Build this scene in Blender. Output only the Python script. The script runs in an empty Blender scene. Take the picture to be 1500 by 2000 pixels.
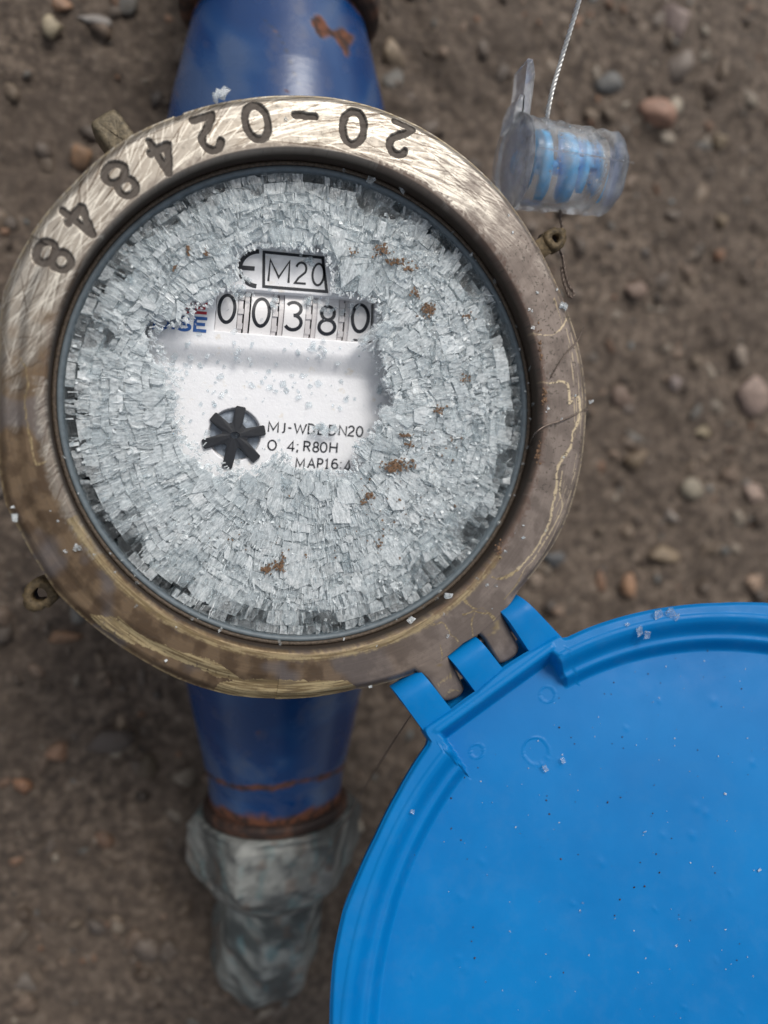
import bpy, math, random
import numpy as np
from mathutils import Vector, Matrix

# ------------------------------------------------------------------ view
# all building is done in millimetres and written out in metres
MM = 0.001
CAM = np.array([-19.9, -9.7, 120.0])           # camera place above the dial, mm
NX, NY, F = 369.4, 910.5, 1454.5               # point straight below the camera, focal length (photo pixels)
_d = np.array([(NX-750)/F, (NY-1000)/F, 1.0]); _d /= np.linalg.norm(_d)
_r = np.array([1., 0, 0]); _r = _r-_d*_r.dot(_d); _r /= np.linalg.norm(_r)
_n = np.cross(_d, _r)
M3 = np.array([_r, -_n, -_d]).T                # world -> (right, down, forward)

scene = bpy.context.scene
COL = scene.collection
cd = bpy.data.cameras.new('camera'); cam = bpy.data.objects.new('camera', cd); COL.objects.link(cam)
Rw = Matrix(((M3[0][0], -M3[1][0], -M3[2][0]), (M3[0][1], -M3[1][1], -M3[2][1]), (M3[0][2], -M3[1][2], -M3[2][2])))
cam.matrix_world = Matrix.Translation(Vector(CAM*MM)) @ Rw.to_4x4()
cd.sensor_fit = 'VERTICAL'; cd.sensor_height = 24; cd.sensor_width = 18; cd.lens = 24*F/2000
cd.clip_start = 0.005; cd.clip_end = 60
cd.dof.use_dof = True; cd.dof.aperture_fstop = cd.lens/3.1; cd.dof.aperture_blades = 0
cd.dof.focus_distance = 0.1245
scene.camera = cam

SUN_EL, SUN_AZ = 50, 20                        # azimuth from +y (top of the picture) towards +x
w = bpy.data.worlds.new('World'); scene.world = w; w.use_nodes = True
nt = w.node_tree; nt.nodes.clear()
sky = nt.nodes.new('ShaderNodeTexSky'); sky.sky_type = 'NISHITA'; sky.sun_disc = False
sky.sun_elevation = math.radians(SUN_EL); sky.sun_rotation = math.radians(SUN_AZ)
sky.air_density = 1.0; sky.dust_density = 3.0; sky.ozone_density = 1.0
hs = nt.nodes.new('ShaderNodeHueSaturation'); hs.inputs['Saturation'].default_value = 0.25
bg = nt.nodes.new('ShaderNodeBackground'); bg.inputs['Strength'].default_value = 0.1
wo = nt.nodes.new('ShaderNodeOutputWorld')
nt.links.new(sky.outputs[0], hs.inputs['Color']); nt.links.new(hs.outputs[0], bg.inputs[0]); nt.links.new(bg.outputs[0], wo.inputs[0])
sl = bpy.data.lights.new('sun', 'SUN'); sl.energy = 1.5; sl.angle = math.radians(22); sl.color = (1, .96, .9)
so = bpy.data.objects.new('sun', sl); COL.objects.link(so)
_az, _el = math.radians(SUN_AZ), math.radians(SUN_EL)
sd = Vector((math.sin(_az)*math.cos(_el), math.cos(_az)*math.cos(_el), math.sin(_el)))
so.rotation_euler = (-sd).to_track_quat('-Z', 'Y').to_euler()
scene.view_settings.view_transform = 'Standard'; scene.view_settings.look = 'None'
scene.view_settings.gamma = 1; scene.view_settings.exposure = 0.27
scene.cycles.max_bounces = 14; scene.cycles.transmission_bounces = 12; scene.cycles.transparent_max_bounces = 16
scene.cycles.use_denoising = True

# ------------------------------------------------------------------ measuring helpers
def unproj(px, py, z=0.0):
    px = np.asarray(px, float); py = np.asarray(py, float)
    v = np.stack([(px-750)/F, (py-1000)/F, np.ones_like(px)], -1)
    wv = v @ M3 if False else np.stack([v @ M3[:, 0], v @ M3[:, 1], v @ M3[:, 2]], -1)
    t = (z-CAM[2])/wv[..., 2]
    return CAM+wv*t[..., None]
def unplane(px, py, O, N):
    v = np.array([(px-750)/F, (py-1000)/F, 1.0]); wv = np.array([v @ M3[:, 0], v @ M3[:, 1], v @ M3[:, 2]])
    return CAM+wv*(np.dot(O-CAM, N)/wv.dot(N))
def toph(P):
    c = (np.asarray(P)-CAM) @ M3.T
    return 750+F*c[..., 0]/c[..., 2], 1000+F*c[..., 1]/c[..., 2]
def sm(a, b, x):
    t = np.clip((x-a)/(b-a), 0, 1); return t*t*(3-2*t)
_tabs = {}
def vn(x, y, seed=0):
    if seed not in _tabs: _tabs[seed] = np.random.RandomState(seed+11).rand(256, 256)
    T = _tabs[seed]; xi = np.floor(x).astype(int); yi = np.floor(y).astype(int); fx = x-xi; fy = y-yi
    fx = fx*fx*(3-2*fx); fy = fy*fy*(3-2*fy)
    a = T[xi & 255, yi & 255]; b = T[(xi+1) & 255, yi & 255]; c = T[xi & 255, (yi+1) & 255]; d = T[(xi+1) & 255, (yi+1) & 255]
    return a*(1-fx)*(1-fy)+b*fx*(1-fy)+c*(1-fx)*fy+d*fx*fy
def fbm(x, y, seed=0, o=4):
    s = 0; a = .5; t = 0
    for i in range(o):
        s = s+a*vn(x*2**i+7.3*i, y*2**i+3.1*i, seed+i); t += a; a *= .5
    return s/t
def inpoly(x, y, poly):
    c = np.zeros(x.shape, bool); n = len(poly)
    for i in range(n):
        x0, y0 = poly[i]; x1, y1 = poly[(i+1) % n]
        if y0 == y1: continue
        m = ((y0 > y) != (y1 > y)) & (x < (x1-x0)*(y-y0)/(y1-y0)+x0)
        c ^= m
    return c
def pdist(x, y, pl):
    d = np.full(x.shape, 1e9)
    for (x0, y0), (x1, y1) in zip(pl[:-1], pl[1:]):
        dx, dy = x1-x0, y1-y0; L = dx*dx+dy*dy+1e-12
        t = np.clip(((x-x0)*dx+(y-y0)*dy)/L, 0, 1)
        d = np.minimum(d, np.hypot(x-x0-t*dx, y-y0-t*dy))
    return d
def lin(r, g, b):
    f = lambda c: (c/255/12.92) if c/255 <= .04045 else ((c/255+.055)/1.055)**2.4
    return np.array([f(r), f(g), f(b)])
def mix(a, b, m):
    m = np.asarray(m)[..., None]; return a*(1-m)+b*m

# ------------------------------------------------------------------ object helpers
def mesh_of(name, V, Fc, mats, smooth=False, attrs=None, matidx=None):
    me = bpy.data.meshes.new(name)
    V = np.asarray(V, float)*MM
    if isinstance(Fc, np.ndarray):
        k = Fc.shape[1]; n = len(Fc)
        me.vertices.add(len(V)); me.vertices.foreach_set('co', V.ravel())
        me.loops.add(n*k); me.loops.foreach_set('vertex_index', Fc.ravel().astype(np.int32))
        me.polygons.add(n); me.polygons.foreach_set('loop_start', np.arange(0, n*k, k, dtype=np.int32))
        me.update(calc_edges=True)
    else:
        me.from_pydata(V.tolist(), [], Fc)
    me.validate()
    if not isinstance(mats, (list, tuple)): mats = [mats]
    for m in mats: me.materials.append(m)
    if matidx is not None: me.polygons.foreach_set('material_index', np.asarray(matidx, np.int32))
    if smooth: me.polygons.foreach_set('use_smooth', np.ones(len(me.polygons), bool))
    for an, (dom, typ, data) in (attrs or {}).items():
        a = me.attributes.new(an, typ, dom)
        data = np.asarray(data, np.float32)
        if typ == 'FLOAT_COLOR':
            if data.shape[1] == 3: data = np.c_[data, np.ones(len(data), np.float32)]
            a.data.foreach_set('color', data.ravel())
        else: a.data.foreach_set('value', data.ravel())
    me.update()
    return me
def obj(name, me, parent=None, **props):
    o = bpy.data.objects.new(name, me); COL.objects.link(o)
    if parent is not None:
        o.parent = parent
        if parent.type == 'EMPTY' and parent.parent is None: o.location = -Vector(parent.location)
    for k, v in props.items(): o[k] = v
    return o
def thing(name, loc, **props):
    o = bpy.data.objects.new(name, None); COL.objects.link(o); o.location = Vector(np.asarray(loc, float)*MM)
    o.empty_display_size = 0.005
    for k, v in props.items(): o[k] = v
    return o
def fix_normals(V, Fc, flip=False):
    import bmesh
    bm = bmesh.new(); vs = [bm.verts.new(tuple(v)) for v in V]
    for f in Fc:
        try: bm.faces.new([vs[i] for i in f])
        except ValueError: pass
    bm.verts.index_update(); bmesh.ops.recalc_face_normals(bm, faces=bm.faces[:])
    out = [tuple(v.index for v in f.verts) for f in bm.faces]; bm.free()
    return [f[::-1] for f in out] if flip else out
class MB:
    def __init__(s): s.V = []; s.F = []; s.M = []; s.A = []
    def add(s, V, Fc, mi=0, a=None):
        b = len(s.V); s.V += [tuple(v) for v in V]; s.F += [tuple(i+b for i in f) for f in Fc]; s.M += [mi]*len(Fc)
        if a is not None: s.A += (list(a) if hasattr(a, '__len__') else [a]*len(Fc))
    def build(s, name, mats, parent=None, smooth=False, attr=None, **p):
        at = {attr: ('FACE', 'FLOAT', s.A)} if attr else None
        return obj(name, mesh_of(name, s.V, s.F, mats, smooth, at, s.M), parent, **p)
def grid_faces(nu, nv, wrap=False):
    i = np.arange(nu if wrap else nu-1); j = np.arange(nv-1)
    I, J = np.meshgrid(i, j, indexing='ij'); I2 = (I+1) % nu
    return np.stack([I*nv+J, I2*nv+J, I2*nv+J+1, I*nv+J+1], -1).reshape(-1, 4)
def tube(path, rad, n=10, caps=True):
    P = np.asarray(path, float); m = len(P)
    T = np.gradient(P, axis=0); T /= np.linalg.norm(T, axis=1)[:, None]
    ref = np.array([0, 0, 1.]) if abs(T[0][2]) < .9 else np.array([1., 0, 0])
    V = []; rad = np.broadcast_to(rad, (m,))
    u = np.cross(T[0], ref); u /= np.linalg.norm(u)
    for k in range(m):
        u = u-T[k]*u.dot(T[k]); u /= np.linalg.norm(u); v = np.cross(T[k], u)
        for q in range(n):
            a = 2*math.pi*q/n; V.append(P[k]+rad[k]*(math.cos(a)*u+math.sin(a)*v))
    Fc = []
    for k in range(m-1):
        for q in range(n):
            Fc.append((k*n+q, k*n+(q+1) % n, (k+1)*n+(q+1) % n, (k+1)*n+q))
    if caps: Fc += [tuple(range(n))[::-1], tuple(range((m-1)*n, m*n))]
    return V, Fc
def cr(pts, k=8):
    P = np.asarray(pts, float); P = np.vstack([2*P[0]-P[1], P, 2*P[-1]-P[-2]]); out = []
    for i in range(1, len(P)-2):
        for t in np.arange(k)/k:
            a, b, c, d = P[i-1:i+3]
            out.append(.5*(2*b+(c-a)*t+(2*a-5*b+4*c-d)*t*t+(3*b-a-3*c+d)*t**3))
    out.append(P[-2]); return np.array(out)

# ------------------------------------------------------------------ materials
class NT:
    def __init__(s, name):
        s.m = bpy.data.materials.new(name); s.m.use_nodes = True; s.t = s.m.node_tree; s.t.nodes.clear()
        s.out = s.t.nodes.new('ShaderNodeOutputMaterial')
    def n(s, typ, **kw):
        nd = s.t.nodes.new('ShaderNode'+typ)
        for k, v in kw.items():
            if k.startswith('i_'):
                key = k[2:].replace('_', ' ')
                nd.inputs[int(key) if key.isdigit() else key].default_value = v
            else: setattr(nd, k, v)
        return nd
    def l(s, a, b): s.t.links.new(a, b)
    def pos(s, scale=(1, 1, 1)):
        g = s.n('NewGeometry'); mp = s.n('Mapping'); mp.inputs['Scale'].default_value = tuple(1000*c for c in scale)
        s.l(g.outputs['Position'], mp.inputs['Vector']); return mp.outputs[0]
    def noise(s, vec, scale, detail=4, rough=.55, dist=0):
        nd = s.n('TexNoise'); nd.inputs['Scale'].default_value = scale; nd.inputs['Detail'].default_value = detail
        nd.inputs['Roughness'].default_value = rough; nd.inputs['Distortion'].default_value = dist
        s.l(vec, nd.inputs['Vector']); return nd.outputs[0]
    def ramp(s, fac, stops):
        r = s.n('ValToRGB'); e = r.color_ramp.elements
        while len(e) < len(stops): e.new(.5)
        for q, (p, c) in zip(e, stops):
            q.position = p; q.color = (tuple(c)+(1,))[:4] if hasattr(c, '__len__') else (c, c, c, 1)
        s.l(fac, r.inputs[0]); return r.outputs[0]
    def mixc(s, f, a, b, mode='MIX'):
        m = s.n('Mix', data_type='RGBA', blend_type=mode)
        for sock, v in ((m.inputs[0], f), (m.inputs[6], a), (m.inputs[7], b)):
            if hasattr(v, 'is_linked') or hasattr(v, 'links'): s.l(v, sock)
            elif hasattr(v, '__len__'): sock.default_value = (tuple(v)+(1,))[:4]
            else: sock.default_value = v
        return m.outputs[2]
    def bump(s, h, strength=.3, dist=.1, nrm=None):
        b = s.n('Bump'); b.inputs['Strength'].default_value = strength; b.inputs['Distance'].default_value = dist*MM
        s.l(h, b.inputs['Height'])
        if nrm: s.l(nrm, b.inputs['Normal'])
        return b.outputs[0]
    def attr(s, name):
        a = s.n('Attribute'); a.attribute_name = name; return a
    def bsdf(s, color=None, rough=.5, metal=0, nrm=None, **kw):
        b = s.n('BsdfPrincipled')
        for sock, v in (('Base Color', color), ('Roughness', rough), ('Metallic', metal)):
            if v is None: continue
            if hasattr(v, 'links'): s.l(v, b.inputs[sock])
            elif hasattr(v, '__len__'): b.inputs[sock].default_value = (tuple(v)+(1,))[:4]
            else: b.inputs[sock].default_value = v
        if nrm: s.l(nrm, b.inputs['Normal'])
        for k, v in kw.items(): b.inputs[k.replace('_', ' ')].default_value = v
        return b
    def done(s, sh):
        s.l(sh.outputs[0] if hasattr(sh, 'outputs') else sh, s.out.inputs[0]); return s.m

def m_attr(name, rough_attr=True, bump_scale=3., bump_s=.15, coat=0):
    t = NT(name); c = t.attr('col'); p = t.pos()
    nb = t.noise(p, bump_scale, 5, .65)
    r = t.attr('rough').outputs['Fac'] if rough_attr else .6
    m = t.attr('metal').outputs['Fac'] if rough_attr else 0.
    return t.done(t.bsdf(c.outputs['Color'], r, m, t.bump(nb, bump_s, .1), Coat_Weight=coat))
M_ring = m_attr('ring_alloy', bump_scale=5, bump_s=.05)
M_cast = m_attr('painted_iron', bump_scale=.8, bump_s=.35)
def plain(name, c, rough=.5, metal=0, var=.25, scale=1.2, bs=.1, **kw):
    t = NT(name); p = t.pos(); f = t.noise(p, scale, 5, .6)
    c = np.asarray(c)
    col = t.ramp(f, [(.3, tuple(c*(1-var))), (.7, tuple(np.minimum(c*(1+var), 1)))])
    return t.done(t.bsdf(col, rough, metal, t.bump(f, bs, .2), **kw))
M_wall = plain('grimy_brass', lin(82, 71, 60), .65, .3, .6, 2.2, .6)
M_gasket = plain('grey_rubber', lin(92, 102, 108), .5, 0, .2, .8, .1)
M_under = plain('dark_inner', lin(24, 28, 33), .5, 0, .3, .5)
M_print = plain('black_print', lin(24, 28, 38), .5, 0, .1)
M_printb = plain('blue_print', lin(28, 88, 160), .5, 0, .1)
M_printr = plain('red_print', lin(180, 40, 55), .5, 0, .1)
M_wheel = plain('white_wheel', lin(232, 230, 230), .4, 0, .04, 1)
M_tooth = plain('wheel_teeth', lin(212, 208, 208), .4, 0, .05, 1)
M_star = plain('black_plastic', lin(20, 24, 32), .5, 0, .3, 3)
M_steel = plain('grey_disc', lin(150, 160, 172), .4, .2, .35, 1.5, .3)
M_wire = plain('steel_wire', lin(222, 221, 218), .38, .6, .25, 1.)
M_wired = plain('dark_wire', lin(108, 96, 88), .4, .7, .35, 2)
M_lug = plain('tarnished_lug', lin(98, 88, 70), .55, .35, .6, 1.2, .8)
M_lugd = plain('dirty_lug', lin(92, 78, 56), .65, .3, .6, 1.2, .9)
# dial plastic
t = NT('white_dial'); p = t.pos(); f = t.noise(p, .35, 5, .6); g = t.noise(p, 1.6, 4, .6, .6)
c = t.ramp(f, [(.3, tuple(lin(236, 236, 239))), (.62, tuple(lin(238, 238, 240))), (.76, tuple(lin(222, 212, 196)))])
M_dial = t.done(t.bsdf(c, .38, 0, t.bump(g, .25, .25), Coat_Weight=.3, Coat_Roughness=.25))
# blue lid plastic
t = NT('blue_plastic'); p = t.pos(); f = t.noise(p, .06, 3, .5); g = t.noise(p, 3., 4, .6); h = t.noise(p, .25, 5, .65)
c = t.ramp(f, [(.3, tuple(lin(0, 107, 174))), (.7, tuple(lin(2, 116, 184)))])
d = t.ramp(h, [(.5, 0.), (.75, .09)])
c = t.mixc(d, c, tuple(lin(90, 130, 170)))
rr = t.ramp(h, [(.3, .3), (.7, .52)])
M_lid = t.done(t.bsdf(c, rr, 0, t.bump(g, .06, .1), Specular_IOR_Level=.15))
# broken glass: clear body, fracture faces scatter white
def glassy(name, tint=(.84, .875, .90), streak=True, base_r=.08):
    t = NT(name)
    g = t.n('NewGeometry'); sep = t.n('SeparateXYZ'); t.l(g.outputs['Position'], sep.inputs[0])
    def ma(op, a, b=None):
        m = t.n('Math', operation=op)
        for i, v in enumerate((a, b)):
            if v is None: continue
            if hasattr(v, 'links'): t.l(v, m.inputs[i])
            else: m.inputs[i].default_value = v
        return m.outputs[0]
    ang = ma('ARCTAN2', sep.outputs[1], sep.outputs[0])
    r2 = ma('SQRT', ma('ADD', ma('MULTIPLY', sep.outputs[0], sep.outputs[0]), ma('MULTIPLY', sep.outputs[1], sep.outputs[1])))
    cb = t.n('CombineXYZ'); t.l(ma('MULTIPLY', ang, 60.), cb.inputs[0]); t.l(ma('MULTIPLY', r2, 420.), cb.inputs[1]); t.l(ma('MULTIPLY', sep.outputs[2], 300.), cb.inputs[2])
    st = t.noise(cb.outputs[0], 1.25, 5, .7, .3)
    p = t.pos(); fine = t.noise(p, 1.7, 6, .75, .5); big = t.noise(p, .22, 3, .5)
    mv = t.attr('milk').outputs['Fac']; mk = ma('FRACT', mv); tone = ma('DIVIDE', ma('FLOOR', mv), 7.)
    s1 = t.ramp(st, [(.36, 0.), (.62, 1.)]) if streak else t.ramp(fine, [(.4, 0.), (.62, 1.)])
    s2 = t.ramp(fine, [(.36, 0.), (.66, 1.)])
    fac = ma('ADD', mk, ma('MULTIPLY', ma('MULTIPLY', ma('SUBTRACT', ma('ADD', s1, s2), 1.), ma('MINIMUM', ma('ADD', mk, .12), .6)), .62))
    fc = t.n('Clamp'); t.l(fac, fc.inputs[0]); fc.inputs[2].default_value = .97; fc.inputs[1].default_value = .04
    nb = t.bump(ma('ADD', st, fine), .35, .14)
    gl = t.n('BsdfGlass'); gl.inputs['Color'].default_value = (.975, .992, 1., 1); gl.inputs['Roughness'].default_value = base_r; gl.inputs['IOR'].default_value = 1.4
    t.l(nb, gl.inputs['Normal'])
    tr = t.n('BsdfTransparent'); tr.inputs[0].default_value = (.965, .985, .995, 1)
    gm = t.n('MixShader'); gm.inputs[0].default_value = .62; t.l(gl.outputs[0], gm.inputs[1]); t.l(tr.outputs[0], gm.inputs[2])
    wc = t.ramp(ma('ADD', ma('ADD', ma('MULTIPLY', st, .36), ma('MULTIPLY', fine, .34)), ma('ADD', ma('MULTIPLY', big, .12), ma('MULTIPLY', tone, .18))), [(.30, (.40, .46, .49)), (.43, (.68, .735, .76)), (.55, (.84, .885, .90)), (.68, (.95, .97, .975))])
    wb = t.bsdf(wc, .16, 0, nb, Specular_IOR_Level=.6)
    tl = t.n('BsdfTranslucent'); t.l(wc, tl.inputs[0])
    wm = t.n('MixShader'); wm.inputs[0].default_value = .2; t.l(wb.outputs[0], wm.inputs[1]); t.l(tl.outputs[0], wm.inputs[2])
    mx = t.n('MixShader'); t.l(fc.outputs[0], mx.inputs[0]); t.l(gm.outputs[0], mx.inputs[1]); t.l(wm.outputs[0], mx.inputs[2])
    return t.done(mx)
M_glass = glassy('shattered_glass')
M_chip = glassy('glass_chips', streak=False)
def clear(name, col, rough, thin=.0):
    t = NT(name); p = t.pos(); f = t.noise(p, .7, 5, .7, .4); g = t.noise(p, .35, 4, .6)
    gl = t.n('BsdfGlass'); gl.inputs['Color'].default_value = tuple(col)+(1,); gl.inputs['Roughness'].default_value = rough; gl.inputs['IOR'].default_value = 1.22
    nb = t.bump(f, .35, .35); t.l(nb, gl.inputs['Normal'])
    wb = t.bsdf((.72, .75, .78), .25, 0, nb)
    fr = t.ramp(g, [(.4, thin*.3), (.75, thin*1.6)])
    mx = t.n('MixShader'); t.l(fr, mx.inputs[0]); t.l(gl.outputs[0], mx.inputs[1]); t.l(wb.outputs[0], mx.inputs[2])
    return t.done(mx)
M_seal = clear('clear_plastic', (.98, .985, .99), .06, .2)
M_blueins = plain('blue_insert', lin(80, 186, 250), .3, 0, .12, .6, .1)
# soil
t = NT('soil'); p = t.pos(); a = t.noise(p, .03, 5, .6); b = t.noise(p, .35, 6, .7); c3 = t.noise(p, 1.3, 4, .7)
c = t.ramp(b, [(.3, tuple(lin(44, 37, 32))), (.48, tuple(lin(94, 81, 70))), (.6, tuple(lin(126, 111, 97))), (.72, tuple(lin(160, 148, 134)))])
c = t.mixc(t.ramp(a, [(.35, 0.), (.65, .6)]), c, tuple(lin(86, 74, 64)))
M_soil = t.done(t.bsdf(c, .75, 0, t.bump(t.mixc(.5, b, c3), .8, 2.)))
t = NT('pebble_stone'); c = t.attr('col'); p = t.pos(); f = t.noise(p, .5, 5, .65)
M_stone = t.done(t.bsdf(t.mixc(t.ramp(f, [(.35, .55), (.6, 0.)]), c.outputs['Color'], tuple(lin(80, 68, 58))), .6, 0, t.bump(f, .4, .6)))

# ------------------------------------------------------------------ ground
GZ = -86.0
rs = np.random.RandomState(5); random.seed(5)
def gheight(x, y):
    h = GZ+7*(fbm(x/60+9, y/60+4, 3, 3)-.5)+5*(fbm(x/13+40, y/13+40, 7, 4)-.5)+2.2*(fbm(x/3+90, y/3+90, 13, 3)-.5)
    h = h+16*np.exp(-((x+1)**2/800+(y+148)**2/420))          # soil heaped round the end of the lower pipe
    return h
ax = np.concatenate([-np.geomspace(8000, 232, 26), np.arange(-230, 230.1, 1.15), np.geomspace(232, 8000, 26)])
X, Y = np.meshgrid(ax, ax, indexing='ij'); Z = gheight(X, Y)
obj('ground', mesh_of('ground', np.c_[X.ravel(), Y.ravel(), Z.ravel()], grid_faces(len(ax), len(ax)), M_soil, True), kind='structure')
_ico = None
def ico(sub=2):
    import bmesh
    bm = bmesh.new(); bmesh.ops.create_icosphere(bm, subdivisions=sub, radius=1)
    V = np.array([v.co[:] for v in bm.verts]); Fc = np.array([[v.index for v in f.verts] for f in bm.faces]); bm.free(); return V, Fc
I1, I2 = ico(1), ico(2)
def rock(base, r, rs, sz=(1, 1, .7)):
    V, Fc = base; V = V.copy()
    for k in range(9):
        n = rs.normal(size=3); n /= np.linalg.norm(n); d = rs.uniform(.35, .8)
        e = np.maximum(V @ n-d, 0); V -= e[:, None]*n*.9
    V *= 1+rs.normal(size=(len(V), 1))*.04
    a = rs.uniform(0, 6.28); c, s = math.cos(a), math.sin(a)
    return (V*np.array(sz)) @ np.array([[c, s, 0], [-s, c, 0], [0, 0, 1]])*r, Fc
Vs = []; Fs = []; Cs = []; b = 0
pal = [lin(150, 132, 112), lin(120, 108, 98), lin(165, 140, 120), lin(100, 92, 86), lin(135, 140, 138), lin(170, 125, 95), lin(96, 80, 66), lin(88, 74, 62), lin(80, 70, 60), lin(190, 178, 160)]
for k in range(1900):
    x, y = rs.uniform(-190, 200), rs.uniform(-200, 200)
    r = min(.7*(1/(rs.rand()*.97+.03))**.6, 4.6)
    V, Fc = rock(I1, r, rs, (1, rs.uniform(.6, 1), rs.uniform(.3, .6)))
    z = float(gheight(np.array(x), np.array(y)))
    Vs.append(V+np.array([x, y, z+r*.12])); Fs.append(Fc+b); b += len(V)
    col = pal[rs.randint(len(pal))]*rs.uniform(.4, .8); Cs.append(np.tile(col, (len(V), 1)))
for k in range(1500):
    x, y = rs.uniform(-190, 200), rs.uniform(-200, 200); r = rs.uniform(1.5, 4.5)
    V, Fc = rock(I2 if r > 3 else I1, r, rs, (1, rs.uniform(.5, .9), rs.uniform(.35, .7)))
    z = float(gheight(np.array(x), np.array(y))); Vs.append(V+np.array([x, y, z-r*.12])); Fs.append(Fc+b); b += len(V)
    col = (pal[rs.randint(len(pal))]*.35+lin(80, 69, 59)*.65)*rs.uniform(.7, 1.35); Cs.append(np.tile(col, (len(V), 1)))
obj('gravel', mesh_of('gravel', np.vstack(Vs), np.vstack(Fs), M_stone, True, {'col': ('POINT', 'FLOAT_COLOR', np.vstack(Cs))}), kind='stuff', label='fine gravel and grit mixed into the brown soil', category='gravel')
stones = [  # px, py, half-size px (x,y), colour, label
 (108, 55, 19, 20, (205, 190, 160), 'round cream pebble on the soil near the upper left corner'),
 (185, 42, 28, 12, (165, 160, 155), 'long pale grey pebble beside the round cream pebble'),
 (122, 15, 18, 13, (180, 140, 110), 'small orange-brown pebble at the top edge above the cream pebble'),
 (158, 300, 19, 23, (180, 140, 105), 'orange-tan pebble just left of the square lug on the ring'),
 (770, 105, 22, 24, (170, 150, 125), 'beige pebble right of the rusty spot on the upper pipe'),
 (1318, 45, 36, 38, (175, 155, 148), 'tall pinkish grey stone at the top right, above the blocky one'),
 (1325, 135, 32, 38, (150, 138, 128), 'blocky grey-beige stone below the tall pinkish one'),
 (1280, 225, 40, 32, (190, 145, 122), 'orange-tinged pink stone right of the clear seal'),
 (1190, 168, 34, 22, (120, 124, 124), 'smooth blue-grey stone just above the clear seal'),
 (1415, 270, 15, 18, (150, 132, 105), 'small beige pebble right of the pink stone'),
 (1418, 425, 20, 17, (150, 130, 102), 'small tan pebble at the right, level with the pierced lug'),
 (1245, 565, 28, 20, (150, 125, 110), 'dull pink stone in the soil right of the wire loop'),
 (1470, 765, 38, 52, (190, 165, 152), 'large pale pink stone at the right edge of the view'),
 (1455, 690, 22, 26, (170, 155, 140), 'pale stone touching the large pink one from above'),
 (1328, 745, 15, 18, (170, 155, 150), 'small light grey pebble right of the ring at its widest'),
 (1225, 775, 30, 26, (140, 118, 104), 'brown stone just right of the ring at its widest'),
 (1388, 842, 28, 17, (165, 150, 118), 'flat cream pebble below the brown stone'),
 (1252, 895, 34, 25, (140, 120, 95), 'tan stone half sunk in soil right of the ring'),
 (1365, 955, 36, 24, (175, 165, 145), 'curved pale stone at the right above the tan block'),
 (1478, 965, 30, 24, (185, 160, 145), 'pinkish stone on the right edge, level with the curved pale stone'),
 (1325, 1010, 17, 15, (175, 165, 155), 'small whitish pebble below the curved pale stone'),
 (1305, 1088, 42, 24, (155, 135, 108), 'broad tan stone above the blue lid'),
 (1232, 1145, 20, 28, (195, 150, 115), 'orange-tan upright pebble close above the blue lid'),
 (1482, 1140, 24, 22, (195, 165, 140), 'peach pebble at the right edge just above the blue lid'),
 (1085, 1090, 32, 22, (110, 116, 120), 'blue-grey stone beside the ring, above the hinge'),
 (1040, 1135, 18, 20, (160, 142, 125), 'beige pebble between the ring and the hinge knuckle'),
 (1240, 800, 20, 14, (120, 108, 100), 'dark brown pebble tucked under the brown stone'),
 (122, 1241, 34, 13, (165, 125, 92), 'long orange pebble in the shade left of the ring'),
 (50, 1925, 26, 19, (120, 112, 104), 'grey pebble in the lower left corner'),
 (288, 1832, 26, 36, (120, 108, 98), 'upright pale stone left of the lower pipe end'),
 (215, 1440, 42, 22, (88, 80, 76), 'flat dark grey stone left of the lower pipe'),
 (285, 1500, 22, 26, (92, 80, 62), 'dull ochre stone touching the side of the lower pipe'),
]
for px, py, hx, hy, c, lab in stones:
    P = unproj(px, py, GZ+1.5); x, y = P[0], P[1]; z = float(gheight(np.array(x), np.array(y)))
    k = 206./F*1.08
    V, Fc = rock(I2, 1., rs, (1, 1, 1)); V = V/np.abs(V).max(0)*np.array([hx*k, hy*k, min(hx, hy)*k*.65])
    o = obj('pebble', mesh_of('pebble', V, Fc, M_stone, True, {'col': ('POINT', 'FLOAT_COLOR', np.tile(lin(*c)*.62+lin(94, 84, 76)*.22, (len(V), 1)))}),
            label=lab, category='stone', group='larger stones lying in the soil')
    o.location = Vector((x*MM, y*MM, (z+min(hx, hy)*k*.2)*MM))

# ------------------------------------------------------------------ the meter
meter = thing('water_meter', (0, 0, -84), label='blue water meter with brass ring, shattered glass and open blue lid', category='water meter')

# body: barrel and two cones along y, one casting
def lathe_y(prof, n=120, ky=4, axis=(0.0, -57.0), flat=None):
    pr = np.array(prof, float); yy = []; rr = []
    for (a, ra), (b_, rb) in zip(pr[:-1], pr[1:]):
        m = max(2, int(abs(b_-a)/.5)+1)
        yy += list(np.linspace(a, b_, m, endpoint=False)); rr += list(np.linspace(ra, rb, m, endpoint=False))
    yy.append(pr[-1][0]); rr.append(pr[-1][1]); yy = np.array(yy); rr = np.array(rr)
    th = np.arange(n)*2*np.pi/n
    T, Yg = np.meshgrid(th, yy, indexing='ij'); Rg = np.broadcast_to(rr, T.shape).copy()
    if flat is not None: Rg = flat(T, Yg, Rg)
    cx = axis[0]+.55+Yg*.0145
    V = np.stack([cx+Rg*np.cos(T), Yg, axis[1]+Rg*np.sin(T)], -1)
    return V.reshape(-1, 3), grid_faces(n, len(yy), True)
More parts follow.
